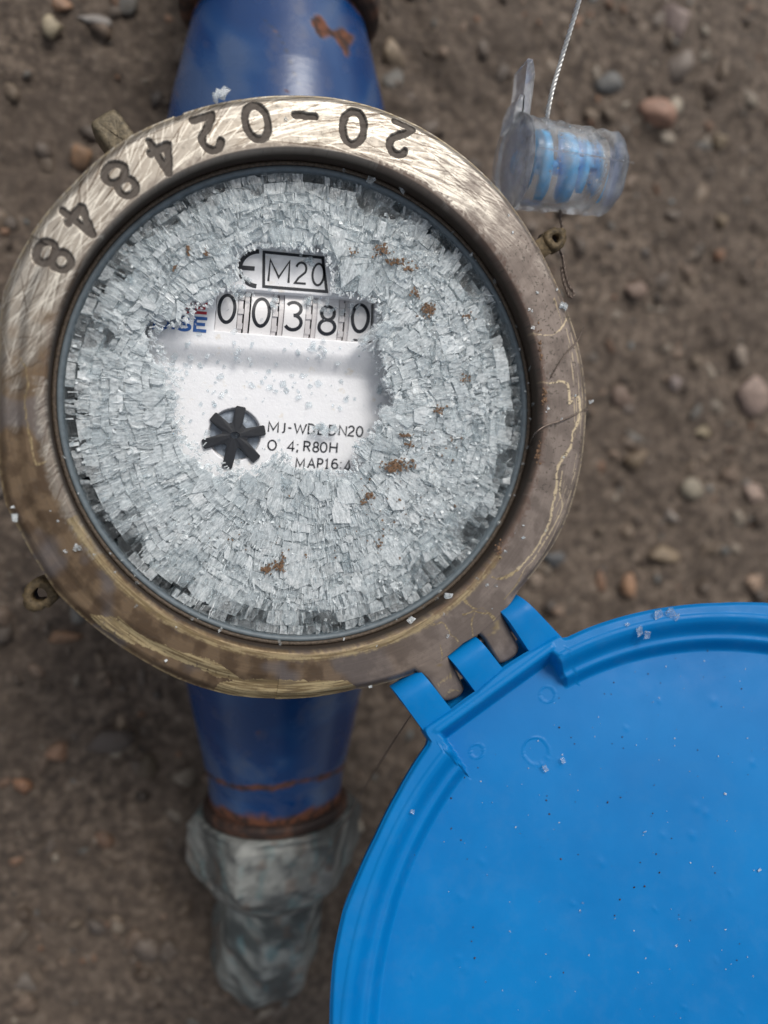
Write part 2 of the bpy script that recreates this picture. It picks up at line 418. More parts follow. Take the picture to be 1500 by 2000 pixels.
def cast_attrs(V, blue=True):
    x, y = toph(V); X_, Y_, Z_ = V.T
    n1 = fbm(X_/3+50, Y_/3+Z_/4+50, 21, 4); n2 = fbm(X_*1.1+80, Y_*1.1+Z_+80, 31, 3); n3 = fbm(X_/9+20, (Y_+Z_)/9+20, 41, 3)
    col = mix(lin(5, 52, 104), lin(12, 67, 120), sm(.35, .7, n3)[:])
    col = mix(col, lin(120, 110, 95), 0.12*sm(.62, .8, n1))
    rust = np.zeros(len(V))
    up = y < 600
    # patch on the upper cone
    wob = (n1-.5)*14
    pd = np.minimum.reduce([pdist(x+wob, y+wob, [(612, 42), (632, 58), (655, 68), (678, 82), (690, 78)])-12*(1+.5*np.sin(x/7.)), pdist(x, y, [(676, 90), (677, 104)])-6+wob*.3])
    rust = np.where(up, sm(3, -3, pd), 0)
    # bands on the lower cone
    band = np.abs(Y_+80.2+(n1-.5)*2.4-.7*np.cos(X_/5.)); rust = np.maximum(rust, np.where(~up, sm(.95, .35, band), 0)*sm(.25, .45, n2+.1))
    low = sm(-86.0, -87.6, Y_+(n1-.5)*3.2); rust = np.maximum(rust, np.where(~up, low, 0))
    hi = sm(88.2, 90, Y_+(n1-.5)*3); rust = np.maximum(rust, np.where(up, hi, 0))
    rust = np.maximum(rust, .8*sm(.84, .88, n2)*sm(.6, .68, n1))
    rc = mix(lin(56, 38, 30), lin(108, 66, 46), sm(.35, .65, n2))
    dust = sm(.5, .75, n3)*.2; col = mix(col, lin(120, 118, 112), dust)
    # paint-line hair on the upper cone
    hair = sm(1.8, .6, pdist(x, y, cr([(515, 38), (540, 62), (560, 100), (572, 135), (583, 165)], 6)))
    col = mix(col, lin(40, 48, 66), hair*.7)
    col = mix(col, rc, rust); rough = .2+.6*rust+.15*dust+.12*n1
    return {'col': ('POINT', 'FLOAT_COLOR', col), 'rough': ('POINT', 'FLOAT', rough), 'metal': ('POINT', 'FLOAT', np.zeros(len(V)))}, rust, n1
V1, F1 = lathe_y([(0, 32), (40, 29.5), (52, 27.6), (72, 23.9), (88, 19.9), (92, 18.9)], 200)
V2, F2 = lathe_y([(0, 30), (-40, 26), (-58, 21.4), (-80, 16.9), (-84, 16.0), (-91, 15.6)], 200)
# upright barrel under the ring
th = np.arange(160)*2*np.pi/160; zz = np.array([-14.6, -15, -18, -30, -55, -70, -80, -84.]); rrb = np.array([38, 41.5, 42, 42, 41, 40, 38, 30.])
T, Zg = np.meshgrid(th, zz, indexing='ij'); V3 = np.stack([rrb*np.cos(T), rrb*np.sin(T), Zg], -1).reshape(-1, 3); F3 = grid_faces(160, len(zz), True)
V = np.vstack([V1, V2, V3]); Fc = np.vstack([F1, F2+len(V1), F3+len(V1)+len(V2)])
at, rust, n1 = cast_attrs(V); obj('meter_body', mesh_of('meter_body', V, Fc, M_cast, True, at), meter)
# rusty collars at the two ends
def collar(prof, name='thread_collar', **p):
    V, Fc = lathe_y(prof, 140); X_, Y_, Z_ = V.T
    n1 = fbm(X_/2+50, Y_/2+Z_/2+50, 51, 4)
    V = V*1.0; col = mix(lin(40, 28, 24), lin(84, 56, 42), sm(.4, .75, n1))
    obj(name, mesh_of(name, V, Fc, M_cast, True, {'col': ('POINT', 'FLOAT_COLOR', col), 'rough': ('POINT', 'FLOAT', .7+0*n1), 'metal': ('POINT', 'FLOAT', 0*n1)}), meter, **p)
collar([(90.3, 18.5), (90.5, 21), (92, 22.5), (112, 22.5), (114, 20), (150, 19)], label='dark rusty collar')
collar([(-89.2, 15.2), (-89.3, 16.6), (-90, 17.3), (-91.6, 17.3), (-92, 16)], label='reddish rusty collar')
# union nut and tailpiece at the lower end
def hexf(T, Yg, Rg):
    k = np.abs(((T/(np.pi/3)) % 1)-.5)*2
    hexr = np.cos(np.pi/6)/np.cos((k)*np.pi/6*.999)
    m = sm(-91, -93.5, Yg)*sm(-110, -104, Yg)
    nn = fbm(T*8+30, Yg/2+30, 61, 3)-.5
    return Rg*(1-m*(1-hexr)*.9)*(1+nn*.05)
V, Fc = lathe_y([(-91.8, 14), (-92, 19.4), (-94, 21.0), (-103, 21.0), (-106, 19.4), (-110.5, 14.5), (-112, 13)], 150, flat=hexf)
def patina(V, a=(146, 148, 144), b_=(92, 95, 94), c_=(110, 140, 142)):
    X_, Y_, Z_ = V.T; n1 = fbm(X_/4+50, Y_/4+Z_/4+50, 71, 4); n2 = fbm(X_/2+10, Y_/6+Z_/3+10, 81, 4)
    col = mix(lin(*b_), lin(*a), sm(.35, .65, n1)); col = mix(col, lin(*c_), .5*sm(.58, .75, n2)); col = mix(col, lin(120, 82, 56), .35*sm(.64, .74, fbm(X_/3, Y_/5+Z_/5, 91, 3)))
    col = col*mix(np.array([.7]), np.array([1.]), sm(.4, .6, fbm(X_/3+5, Y_/3+Z_/3+5, 92, 4)))*.92
    return {'col': ('POINT', 'FLOAT_COLOR', col), 'rough': ('POINT', 'FLOAT', .6+0*n1), 'metal': ('POINT', 'FLOAT', .15+0*n1)}
nut = obj('union_nut', mesh_of('union_nut', V, Fc, M_cast, True, patina(V)), meter)
# tailpiece: bends down into the soil, ribbed along its length
P = cr([(-1.2, -107, -57), (-1.6, -116, -57.5), (-2.4, -124, -59.5), (-2.8, -132, -64), (-3, -136, -73), (-3, -137, -92)], 10)
n = 96; Tn = np.gradient(P, axis=0); Tn /= np.linalg.norm(Tn, axis=1)[:, None]; V = []
for k in range(len(P)):
    s_ = np.array([1., 0, 0]); u_ = np.cross(s_, Tn[k]); rr_ = np.interp(k, [0, 12, 26, 38, 50], [12.4, 11.6, 11.8, 13., 14])
    a = np.arange(n)*2*np.pi/n
    rad = rr_*(1+.05*np.cos(a*7+.6)*np.interp(k, [0, 6, 30], [0, 1, 1])+.10*(fbm(np.cos(a)*2+5, np.sin(a)*2+k*.15+5, 95, 3)-.5))
    V.append(P[k]+np.outer(rad*np.cos(a), s_)+np.outer(rad*np.sin(a), u_))
V = np.array(V).reshape(-1, 3); Fc = grid_faces(len(P), n); Fc = np.vstack([Fc, np.array([[k*n+n-1, (k+1)*n+n-1, (k+1)*n, k*n] for k in range(len(P)-1)])])
obj('tailpiece', mesh_of('tailpiece', V, Fc, M_cast, True, patina(V, (150, 154, 150), (78, 84, 84), (100, 138, 144))), nut)

# ------------------------------------------------------------------ glyphs (strokes in a unit box, y up)
def arc(cx, cy, rx, ry, a0, a1, n=14):
    a = np.radians(np.linspace(a0, a1, n)); return [(cx+rx*math.cos(q), cy+ry*math.sin(q)) for q in a]
GL = {
 '0': [arc(.5, .5, .5, .5, 90, 450, 29)], 'O': [arc(.5, .5, .5, .5, 90, 450, 29)],
 '1': [[(.15, .8), (.5, 1), (.5, 0)], [(.15, 0), (.85, 0)]],
 '2': [arc(.48, .7, .46, .3, 165, -35, 12)+[(.3, .25), (0, 0), (1, 0)]],
 '3': [arc(.42, .755, .46, .245, 150, -90, 12)+arc(.42, .26, .52, .26, 90, -150, 14)[1:]],
 '4': [[(.72, 0), (.72, 1), (0, .3), (1, .3)]],
 '6': [[(.85, .97)]+arc(.55, .5, .53, .5, 100, 180, 7)+arc(.5, .3, .48, .3, 180, 540, 22)[1:]],
 '8': [arc(.5, .75, .4, .25, -90, 270, 22), arc(.5, .25, .5, .25, 90, 450, 24)],
 'M': [[(0, 0), (.02, 1), (.5, .22), (.98, 1), (1, 0)]], 'J': [[(.8, 1), (.8, .2)]+arc(.45, .2, .35, .2, 0, -130, 7)[1:]],
 '-': [[(0, .4), (1, .4)]], 'W': [[(0, 1), (.26, 0), (.5, .85), (.74, 0), (1, 1)]],
 'D': [[(0, 0), (0, 1), (.35, 1)]+arc(.35, .5, .6, .5, 90, -90, 12)[1:]+[(0, 0)]],
 'E': [[(1, 1), (0, 1), (0, 0), (1, 0)], [(0, .52), (.85, .52)]], 'I': [[(.5, 0), (.5, 1)]],
 'S': [arc(.5, .76, .46, .24, 30, 250, 10)+arc(.5, .25, .48, .25, 70, -150, 12)],
 'N': [[(0, 0), (0, 1), (1, 0), (1, 1)]], 'R': [[(0, 0), (0, 1), (.5, 1)]+arc(.5, .76, .4, .24, 90, -90, 9)[1:]+[(0, .52)], [(.5, .5), (.95, 0)]],
 'P': [[(0, 0), (0, 1), (.5, 1)]+arc(.5, .73, .42, .27, 90, -90, 9)[1:]+[(0, .46)]],
 'H': [[(0, 0), (0, 1)], [(1, 0), (1, 1)], [(0, .52), (1, .52)]], 'A': [[(0, 0), (.5, 1), (1, 0)], [(.2, .35), (.8, .35)]],
 ';': [[(.5, .68), (.5, .58)], [(.55, .1), (.55, .0), (.35, -.22)]], ':': [[(.5, .68), (.5, .58)], [(.5, .1), (.5, 0)]],
 'T': [[(0, 0), (.8, 1), (1, 0), (0, 0)]], 'e': [arc(1, .5, 1, .5, 93, 267, 20), [(.1, .5), (.78, .5)]], '.': [[(.5, 0), (.5, .14)]],
}
def glyph_px(ch, x0, y0, wd, ht, rot):
    """strokes in photo pixels; (x0,y0) = lower left corner of the letter"""
    c, s = math.cos(rot), math.sin(rot); out = []
    for st in GL[ch]:
        out.append([(x0+c*u*wd+s*v*ht, y0+s*u*wd-c*v*ht) for u, v in st])
    return out
def ribbon(mb, pl, width, zf, mi=0, lift=0.):
    P = np.array([unproj(a, b_, 0) if False else (a, b_) for a, b_ in pl], float)
    keep = [0]+[i for i in range(1, len(P)) if np.hypot(*(P[i]-P[i-1])) > 1e-6]; P = P[keep]
    closed = np.hypot(*(P[0]-P[-1])) < 1e-3
    if closed: P = P[:-1]
    m = len(P); L = []; R = []
    for i in range(m):
        a = P[i-1] if (i or closed) else None; c_ = P[(i+1) % m] if (i < m-1 or closed) else None
        d1 = None if a is None else (P[i]-a)/np.hypot(*(P[i]-a)); d2 = None if c_ is None else (c_-P[i])/np.hypot(*(c_-P[i]))
        if d1 is None: d1 = d2
        if d2 is None: d2 = d1
        n1_ = np.array([-d1[1], d1[0]]); n2_ = np.array([-d2[1], d2[0]]); nn = n1_+n2_; q = np.hypot(*nn)
        if q < .3: nn = n1_; q = 1; k = 1
        else: nn = nn/q; k = min(1/max(nn.dot(n1_), .3), 1.8)
        L.append(P[i]+nn*width/2*k); R.append(P[i]-nn*width/2*k)
    V = []
    for p_ in L+R:
        V.append(zf(p_[0], p_[1], lift))
    cnt = m if closed else m-1
    mb.add(V, [(i, (i+1) % m, m+(i+1) % m, m+i) for i in range(cnt)], mi)

# ------------------------------------------------------------------ brass retaining ring
out_px = [(573, 180), (650, 184), (740, 205), (830, 245), (920, 308), (985, 372), (1040, 450), (1085, 535), (1120, 620), (1140, 690), (1151, 774), (1148, 850), (1137, 930), (1118, 1000), (1090, 1060), (1052, 1115), (1010, 1163), (985, 1192), (940, 1235), (905, 1256), (870, 1285), (820, 1316),
          (773, 1333), (693, 1351), (560, 1369), (453, 1363), (347, 1331), (267, 1288), (176, 1224), (107, 1160), (69, 1101), (32, 1035), (6, 985), (-6, 920), (-10, 840), (-10, 760), (-8, 670), (2, 565), (34, 492), (76, 426), (140, 354), (190, 305), (256, 258), (348, 218), (480, 186)]
O_ = unproj(np.array([p_[0] for p_ in out_px]), np.array([p_[1] for p_ in out_px]), 0.)
oa = np.arctan2(O_[:, 1], O_[:, 0]); orr = np.hypot(O_[:, 0], O_[:, 1]); o_ = np.argsort(oa); oa = oa[o_]; orr = orr[o_]
def Rout(a):
    a = (a+np.pi) % (2*np.pi)-np.pi
    return np.interp(a, np.r_[oa-2*np.pi, oa, oa+2*np.pi], np.r_[orr, orr, orr])
RH = 40.3; NA, NR = 3600, 92
A_ = np.arange(NA)*2*np.pi/NA; tt = np.linspace(0, 1, NR)
AA, TT = np.meshgrid(A_, tt, indexing='ij'); RO = Rout(AA)
ker = np.ones(9)/9; ro1 = Rout(A_); ro1 = np.convolve(np.r_[ro1[-4:], ro1, ro1[:4]], ker, 'valid'); RO = ro1[:, None]+0*TT
RR = RH+(RO-RH)*TT
Xr, Yr = RR*np.cos(AA), RR*np.sin(AA)
# serial number, stamped upside down: (char, centre px, angle of the digit's "up" direction is towards the centre)
SER = [('2', 780, 272), ('0', 690, 249), ('-', 596, 226), ('0', 501, 239), ('2', 407, 261), ('4', 318, 303), ('8', 236, 352), ('4', 157, 428), ('8', 104, 501)]
strokes = []
for ch, cx, cy in SER:
    P = unproj(cx, cy, 0.); ang = math.atan2(P[1], P[0]); up = -np.array([math.cos(ang), math.sin(ang)]); rt = np.array([up[1], -up[0]])
    if ch in '0' : rt_w, hh = 3.5, 5.2
    elif ch == '-': rt_w, hh = 3.2, 5.2
    elif ch == '8': rt_w, hh = 3.3, 4.9
    else: rt_w, hh = 3.1, 5.0
    for st in GL[ch]:
        strokes.append(np.array([P[:2]+rt*(u-.5)*rt_w+up*((v-.5)*hh+(.5 if ch == '-' else 0)) for u, v in st]))
Pd = unproj(346, 226, 0.)[:2]; strokes.append(np.array([Pd, Pd+np.array([.25, .75])*1.0]))
g = np.full(Xr.shape, 9.)
for s_ in strokes:
    mn, mx_ = s_.min(0)-1.2, s_.max(0)+1.2
    m = (Xr > mn[0]) & (Xr < mx_[0]) & (Yr > mn[1]) & (Yr < mx_[1])
    g[m] = np.minimum(g[m], pdist(Xr[m], Yr[m], [tuple(q) for q in s_]))
gw = .52+.16*(fbm(Xr*1.3+60, Yr*1.3+60, 101, 3)-.5)*2
groove = sm(gw+.12, gw-.14, g)
# scratch raster in photo pixels
W_, H_ = 1200, 1400
scr = np.zeros((H_, W_), np.float32); rs2 = np.random.RandomState(9)
def scratch(x0, y0, ang, L, amp, curve=0):
    k = np.arange(int(L)); a = ang+curve*k/L; x = x0+np.cumsum(np.cos(a)); y = y0+np.cumsum(np.sin(a))
    xi = x.astype(int); yi = y.astype(int); ok = (xi > 0) & (xi < W_-2) & (yi > 0) & (yi < H_-2)
    f = amp*np.sin(np.pi*(k+.5)/L); fx = x-xi
    np.add.at(scr, (yi[ok], xi[ok]), (f*(1-fx))[ok]); np.add.at(scr, (yi[ok], xi[ok]+1), (f*fx)[ok])
for k in range(1900):
    a = rs2.uniform(0, 2*math.pi); r = rs2.uniform(RH+.2, 49)
    bare = 1 if (math.radians(20) < a < math.radians(195)) else .25
    if rs2.rand() > bare: continue
    x, y = toph(np.array([r*math.cos(a), r*math.sin(a), 0]))
    tang = -a+math.pi/2        # tangent in picture axes
    if a > math.radians(112): base = math.radians(-58)+rs2.normal()*.33
    else: base = tang+rs2.normal()*.2
    scratch(x, y, base, rs2.uniform(30, 170), rs2.uniform(.4, 1.5)*rs2.choice([1, 1, -1]), rs2.normal()*.04)
xr, yr = toph(np.stack([Xr, Yr, 0*Xr], -1))
scr = (scr+.15*(np.roll(scr, 1, 0)+np.roll(scr, -1, 0)+np.roll(scr, 1, 1)+np.roll(scr, -1, 1)))/1.25
def samp(img, x, y):
    x = np.clip(x, 0, W_-2.01); y = np.clip(y, 0, H_-2.01); xi = x.astype(int); yi = y.astype(int); fx = x-xi; fy = y-yi
    return img[yi, xi]*(1-fx)*(1-fy)+img[yi, xi+1]*fx*(1-fy)+img[yi+1, xi]*(1-fx)*fy+img[yi+1, xi+1]*fx*fy
S = samp(scr, xr, yr)
BR1 = [(425, 1338), (455, 1329), (500, 1326), (560, 1328), (640, 1330), (680, 1330), (697, 1343), (690, 1352), (640, 1362), (560, 1372), (480, 1370), (420, 1355)]
BR2 = [(170, 1196), (200, 1204), (235, 1207), (262, 1232), (300, 1252), (350, 1272), (400, 1284), (440, 1303), (472, 1328), (430, 1326), (380, 1302), (330, 1286), (280, 1262), (235, 1252), (190, 1222)]
EDGE = cr([(1092, 745), (1108, 750), (1112, 775), (1113, 788), (1120, 777), (1130, 775), (1133, 800), (1127, 830), (1118, 845), (1116, 868), (1104, 888), (1092, 905), (1088, 925), (1086, 955), (1080, 985), (1074, 1020), (1060, 1045), (1048, 1070), (1028, 1095), (1002, 1120), (975, 1130)], 6)
EDGE2 = cr([(1098, 920), (1093, 960), (1098, 990), (1080, 1030), (1062, 1060), (1040, 1095), (1025, 1110), (1010, 1140), (985, 1170)], 6)
SQ = [cr(q, 6) for q in ([(895, 1160), (905, 1170), (915, 1180), (925, 1190), (940, 1188), (950, 1195), (968, 1215), (975, 1225)], [(905, 1200), (925, 1195), (945, 1198), (965, 1205), (968, 1230), (955, 1240)], [(925, 1200), (920, 1220), (925, 1240), (940, 1258), (955, 1280)],
    [(825, 1218), (850, 1220), (865, 1215), (878, 1235), (888, 1245), (895, 1255)], [(860, 1260), (865, 1285), (858, 1300)], [(850, 1345), (865, 1330), (890, 1318), (900, 1335)], [(870, 1360), (880, 1350), (897, 1350)], [(960, 1128), (985, 1130), (1000, 1118)],
    [(1000, 640), (1060, 655), (1090, 648), (1110, 618)], [(40, 700), (55, 740), (48, 790), (60, 860), (70, 905), (95, 900)], [(1060, 745), (1075, 748), (1092, 745)])]
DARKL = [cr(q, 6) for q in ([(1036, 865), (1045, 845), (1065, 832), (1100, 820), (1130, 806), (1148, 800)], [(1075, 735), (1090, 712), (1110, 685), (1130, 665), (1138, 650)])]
def ring_paint(x, y, X, Y, S, groove):
    sh = x.shape
    a = np.degrees(np.arctan2(Y, X)) % 360; r = np.hypot(X, Y)
    n1 = fbm(x/28+5, y/28+5, 111, 5); n2 = fbm(x/7+5, y/7+5, 121, 4); n3 = fbm(x/90+5, y/90+5, 131, 3)
    tx, ty = np.radians(a)*r*12., r*12.
    st = fbm(tx/40+300, ty/2.2+50, 141, 4); st2 = fbm(tx/90+100, ty/1.1+90, 151, 3)
    d45 = fbm((x*.85+y*.53)/3.4+400, (x*-.53+y*.85)/150+400, 161, 2) ; d2 = fbm((x*.72+y*.69)/3.2+400, (x*-.69+y*.72)/70+200, 171, 2); d3 = fbm((x*.93+y*.36)/3.2+500, (x*-.36+y*.93)/80+200, 175, 2)
    brush = np.where(a > 112, .4*d45+.35*d2+.25*d3, fbm(tx/110+300, ty/2.4+50, 141, 2))
    brush = .75*brush+.25*fbm(x/16+8, y/16+9, 178, 3)
    wn = (n1-.5)*26
    bare = sm(30, 66, a+wn*1.4)*sm(186, 160, a+wn+(45-r)*2.0)
    bare = np.where(a > 300, 0, bare); inner = sm(42.4, 41.0, r+(n2-.5)*1.2)*((a > 175) & (a < 215)); bare = np.maximum(bare, inner*.8)
    brush = .5+.18*(brush-.5)
    pat_l = mix(lin(84, 67, 50), lin(112, 93, 72), sm(.35, .65, n1)); pat_l = mix(pat_l, lin(104, 100, 102), .6*sm(.55, .7, n3))
    pat_r = mix(lin(112, 101, 94), lin(132, 120, 112), sm(.35, .65, n1))
    tr = np.where((a < 60) | (a > 318), 1., 0.); tr = np.maximum(tr, sm(262, 305, a)*(a < 330)); tr = np.maximum(tr, sm(90, 55, a)*(a < 180))
    pat = mix(pat_l, pat_r, tr); pat = pat*(1+(st2-.5)*.35)[..., None]
    bc = mix(lin(98, 90, 82), lin(208, 201, 189), np.clip(.52+1.3*(brush-.5)+.85*np.clip(S, -.9, 1.2), 0, 1))
    col = mix(pat, bc, bare*np.clip(.7+1.8*(brush-.45)+.5*np.clip(S, -.5, .8), .2, 1))
    # yellow brass where the skin has been rubbed off
    wx = (fbm(x/9, y/9, 181, 4)-.5)*16; br = np.maximum(inpoly(x+wx*.6, y+wx*.5, BR1).astype(float), inpoly(x+wx, y+wx, BR2).astype(float)*sm(.28, .42, brush*0+n2+.05))
    br = br*np.clip(.55+1.4*(st-.3), 0, 1)
    line = (a > 205) & (a < 322); br = np.maximum(br, line*sm(1.0, .2, np.abs(r-41.0-(n2-.5)*.8))*.8)
    ed = np.minimum(pdist(x+wx*.3, y+wx*.3, EDGE), pdist(x, y, EDGE2)+1.2)
    for q in SQ: ed = np.minimum(ed, pdist(x+wx*.5, y-wx*.4, q)+.6+2.2*n2-.8)
    wv_ = .5+1.6*fbm(x/14+3, y/14+3, 185, 3); el = sm(2.6*wv_, .6*wv_, ed)*sm(.3, .42, fbm(x/5+3, y/5+9, 187, 3)+.05); br = np.maximum(br, el*.85)
    outer = ((a < 25) | (a > 322)) & (r > 46.2); br = np.maximum(br, outer*sm(.55, .72, st+.1*(n1-.5))*.45)
    edge = sm(.7, .1, Rout(np.radians(a))-r)*sm(.3, .6, n2)*(Rout(np.radians(a))-r > -.15)*((a < 288) | (a > 322)); br = np.maximum(br, edge*.45)
    bcol = mix(lin(140, 122, 88), lin(192, 173, 134), sm(.35, .65, st)); bcol = mix(bcol, lin(228, 210, 178), np.where((a < 20) | (a > 322), .7, 0))
    col = mix(col, bcol, br)
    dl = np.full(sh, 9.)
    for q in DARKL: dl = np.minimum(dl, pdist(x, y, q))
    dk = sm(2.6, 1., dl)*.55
    # grime: inside edge on the right, pits
    gr = sm(41.5, 40.6, r+(n2-.5)*2.2)*np.where((a < 75) | (a > 300), 1, .45)
    pits = sm(.66, .74, fbm(x/4+77, y/4+33, 191, 3))*np.where((a < 40) | (a > 340), .8, .25)
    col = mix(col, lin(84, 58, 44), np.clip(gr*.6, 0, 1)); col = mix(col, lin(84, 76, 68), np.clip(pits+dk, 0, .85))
    col = mix(col, lin(82, 74, 68), groove*.92)
    metal = np.clip(.5+.28*bare+.3*br-.6*gr-.4*groove-.3*pits, 0, .95); rough = np.clip(.54-.06*bare-.04*br+.3*gr+.25*groove+.15*pits+(n2-.5)*.2, .2, .9)
    return col, metal, rough, el, bare, n1, n2, st
col, metal, rough, el, bare, rn1, rn2, rst = ring_paint(xr, yr, Xr, Yr, S, groove)
Zr = -.42*groove+.012*(rn1-.5)+.003*(rst-.5)-.05*el*0
hm = sm(291, 296, np.degrees(AA) % 360)*sm(320, 315, np.degrees(AA) % 360)
Zr += -1.1*sm(RO-1.7, RO, RR)**1.5*(1-hm)-.3*sm(RH+.35, RH, RR)**2
Zr += np.where((np.degrees(AA) % 360 > 150) & (np.degrees(AA) % 360 < 262), -.35*sm(RO-4.4, RO-2.8, RR), 0)
top = np.stack([Xr, Yr, Zr], -1)
# side and bore walls
def ringrow(R, z): return np.stack([R*np.cos(A_), R*np.sin(A_), z+0*A_], -1)[:, None, :]
full = np.concatenate([ringrow(RH+0*A_, -5.2), ringrow(RH-.02+0*A_, -2.5), top, ringrow(ro1+.1, -2.0), ringrow(ro1+.12, -6.5), ringrow(ro1-1.2, -9), ringrow(RH+1.5+0*A_, -9.)], 1)
nv = full.shape[1]
def pad(a, v0, v1=None):
    l_ = np.repeat(v0(a[:, :1]), 2, 1); r_ = np.repeat(a[:, -1:], 4, 1); return np.concatenate([l_, a, r_], 1)
colf = pad(col, lambda q: q*0+lin(58, 48, 40)); mf = pad(metal, lambda q: q*0+.2); rf = pad(rough, lambda q: q*0+.6)
ring = obj('retaining_ring', mesh_of('retaining_ring', full.reshape(-1, 3), grid_faces(NA, nv, True), M_ring, True,
      {'col': ('POINT', 'FLOAT_COLOR', colf.reshape(-1, 3)), 'rough': ('POINT', 'FLOAT', rf.ravel()), 'metal': ('POINT', 'FLOAT', mf.ravel())}), meter)
# the two hinge lugs of the ring, rounded tongues between the lid's knuckles
LUGS = [[(974, 1170), (985, 1206), (1012, 1258), (1013, 1272), (1006, 1283), (992, 1292), (980, 1296), (972, 1291), (945, 1246), (925, 1225)],
        [(862, 1262), (879, 1288), (905, 1338), (906, 1350), (898, 1361), (883, 1368), (870, 1370), (861, 1364), (833, 1326), (808, 1300)]]
for L in LUGS:
    Lp = cr(L+[L[0]], 5)[:-1]; cxy = Lp.mean(0); m = len(Lp); V = []
    for k_ in range(14):
        f = 1-k_/13
        V += [(cxy+(q-cxy)*f) for q in Lp]
    V = np.array(V); W3 = unproj(V[:, 0], V[:, 1], 0.)
    dd = pdist(V[:, 0], V[:, 1], [tuple(q) for q in Lp]+[tuple(Lp[0])])/12.
    z = -.0-.35*sm(.35, 0, dd)
    c2, m2, r2, *_ = ring_paint(V[:, 0], V[:, 1], W3[:, 0], W3[:, 1], np.zeros(len(V)), np.zeros(len(V)))
    W3[:, 2] = z-.02
    bot = W3[:m].copy(); bot[:, 2] = -3.4
    W3 = np.vstack([bot, W3]); cc = np.vstack([c2[:m], c2]); mm_ = np.r_[m2[:m], m2]; r3 = np.r_[r2[:m], r2]
    Fc = []
    for k_ in range(14): Fc += [(k_*m+i, k_*m+(i+1) % m, (k_+1)*m+(i+1) % m, (k_+1)*m+i) for i in range(m)]
    obj('hinge_lug', mesh_of('hinge_lug', W3, np.array(Fc), M_ring, True, {'col': ('POINT', 'FLOAT_COLOR', cc), 'rough': ('POINT', 'FLOAT', r3), 'metal': ('POINT', 'FLOAT', mm_)}), ring)

# sealing lugs on the side of the ring
import bmesh
def bevel_box(c, u, v, w_, hu, hv, hw, bev, mat, name, parent, **p):
    V = []; nu_, nv2 = 40, 21; pw = lambda t: math.copysign(abs(t)**.3, t)
    for i in range(nu_):
        for j in range(nv2):
            a = 2*math.pi*i/nu_; b_ = -math.pi/2+math.pi*j/(nv2-1)
            V.append(np.array(c)+np.array(w_)*hw*pw(math.sin(b_))+np.array(u)*hu*pw(math.cos(b_))*pw(math.cos(a))+np.array(v)*hv*pw(math.cos(b_))*pw(math.sin(a))+rs.normal(size=3)*.035)
    return obj(name, mesh_of(name, V, fix_normals(V, grid_faces(nu_, nv2, True).tolist()), mat, True), parent, **p)
def radial(px, py, z):
    P = unproj(px, py, z); d = P*np.array([1, 1, 0]); d /= np.linalg.norm(d); return P, d, np.array([-d[1], d[0], 0])
P, d, q = radial(222, 266, -7.5); bevel_box(P-d*1.6, d, q, (0, 0, 1), 4.2, 2.5, 3.0, .7, M_lug, 'sealing_lug', ring, label='square blunt lug')
def holed_lug(px, py, z, r, hr, L, mat, **p):
    P, d, q = radial(px, py, z); mb = MB(); n = 28; V = []
    for zz_ in (1, -1):
        for rr_ in (r, hr):
            for k in range(n):
                a = 2*math.pi*k/n; rad = rr_*(1+.06*math.sin(3*a+1)+.04*rs.normal())
                V.append(P+d*rad*math.cos(a)+q*rad*math.sin(a)*.92+np.array([0, 0, zz_*L*(1 if rr_ == hr else .8)]))
    Fc = []
    for k in range(n):
        j = (k+1) % n; Fc += [(k, j, n+j, n+k), (2*n+j, 2*n+k, 3*n+k, 3*n+j), (k, 2*n+k, 2*n+j, j), (n+j, 3*n+j, 3*n+k, n+k)]
    mb.add(V, Fc); V2 = [P-d*(.9*r)+d*a_*-3+q*b_*r*.75+np.array([0, 0, c_*L*.7]) for a_ in (0, 1) for b_ in (-1, 1) for c_ in (-1, 1)]
    mb.add(V2, [(0, 1, 3, 2), (4, 6, 7, 5), (0, 4, 5, 1), (2, 3, 7, 6), (0, 2, 6, 4), (1, 5, 7, 3)])
    return mb.build('sealing_lug', mat, ring, True, **p)
holed_lug(1078, 470, -4.5, 2.2, .9, 1.8, M_lugd, label='small pierced lug with the seal wire through it')
holed_lug(82, 1158, -8, 2.7, 1.2, 2.6, M_lugd, label='dirty pierced lug')

# gasket inside the bore and dark chamber under it
def annulus(name, prof, mat, parent, n=240, **p):
    T, K = np.meshgrid(np.arange(n)*2*np.pi/n, np.arange(len(prof)), indexing='ij'); pr = np.array(prof)
    R = pr[K, 0]; V = np.stack([R*np.cos(T), R*np.sin(T), pr[K, 1]], -1).reshape(-1, 3)
    return obj(name, mesh_of(name, V, grid_faces(n, len(prof), True), mat, True), parent, **p)
annulus('inner_step', [(40.27, -6.6), (40.27, -4.7), (40.0, -4.55), (39.62, -4.6), (39.6, -6.5)], M_wall, ring)
annulus('gasket', [(39.58, -6.5), (39.56, -4.95), (39.42, -4.78), (39.1, -4.8), (38.72, -5.0), (38.6, -9.5)], M_gasket, meter)
annulus('inner_sleeve', [(38.8, -9.6), (38.6, -13.4), (20, -13.6), (.05, -13.6)], M_under, meter)

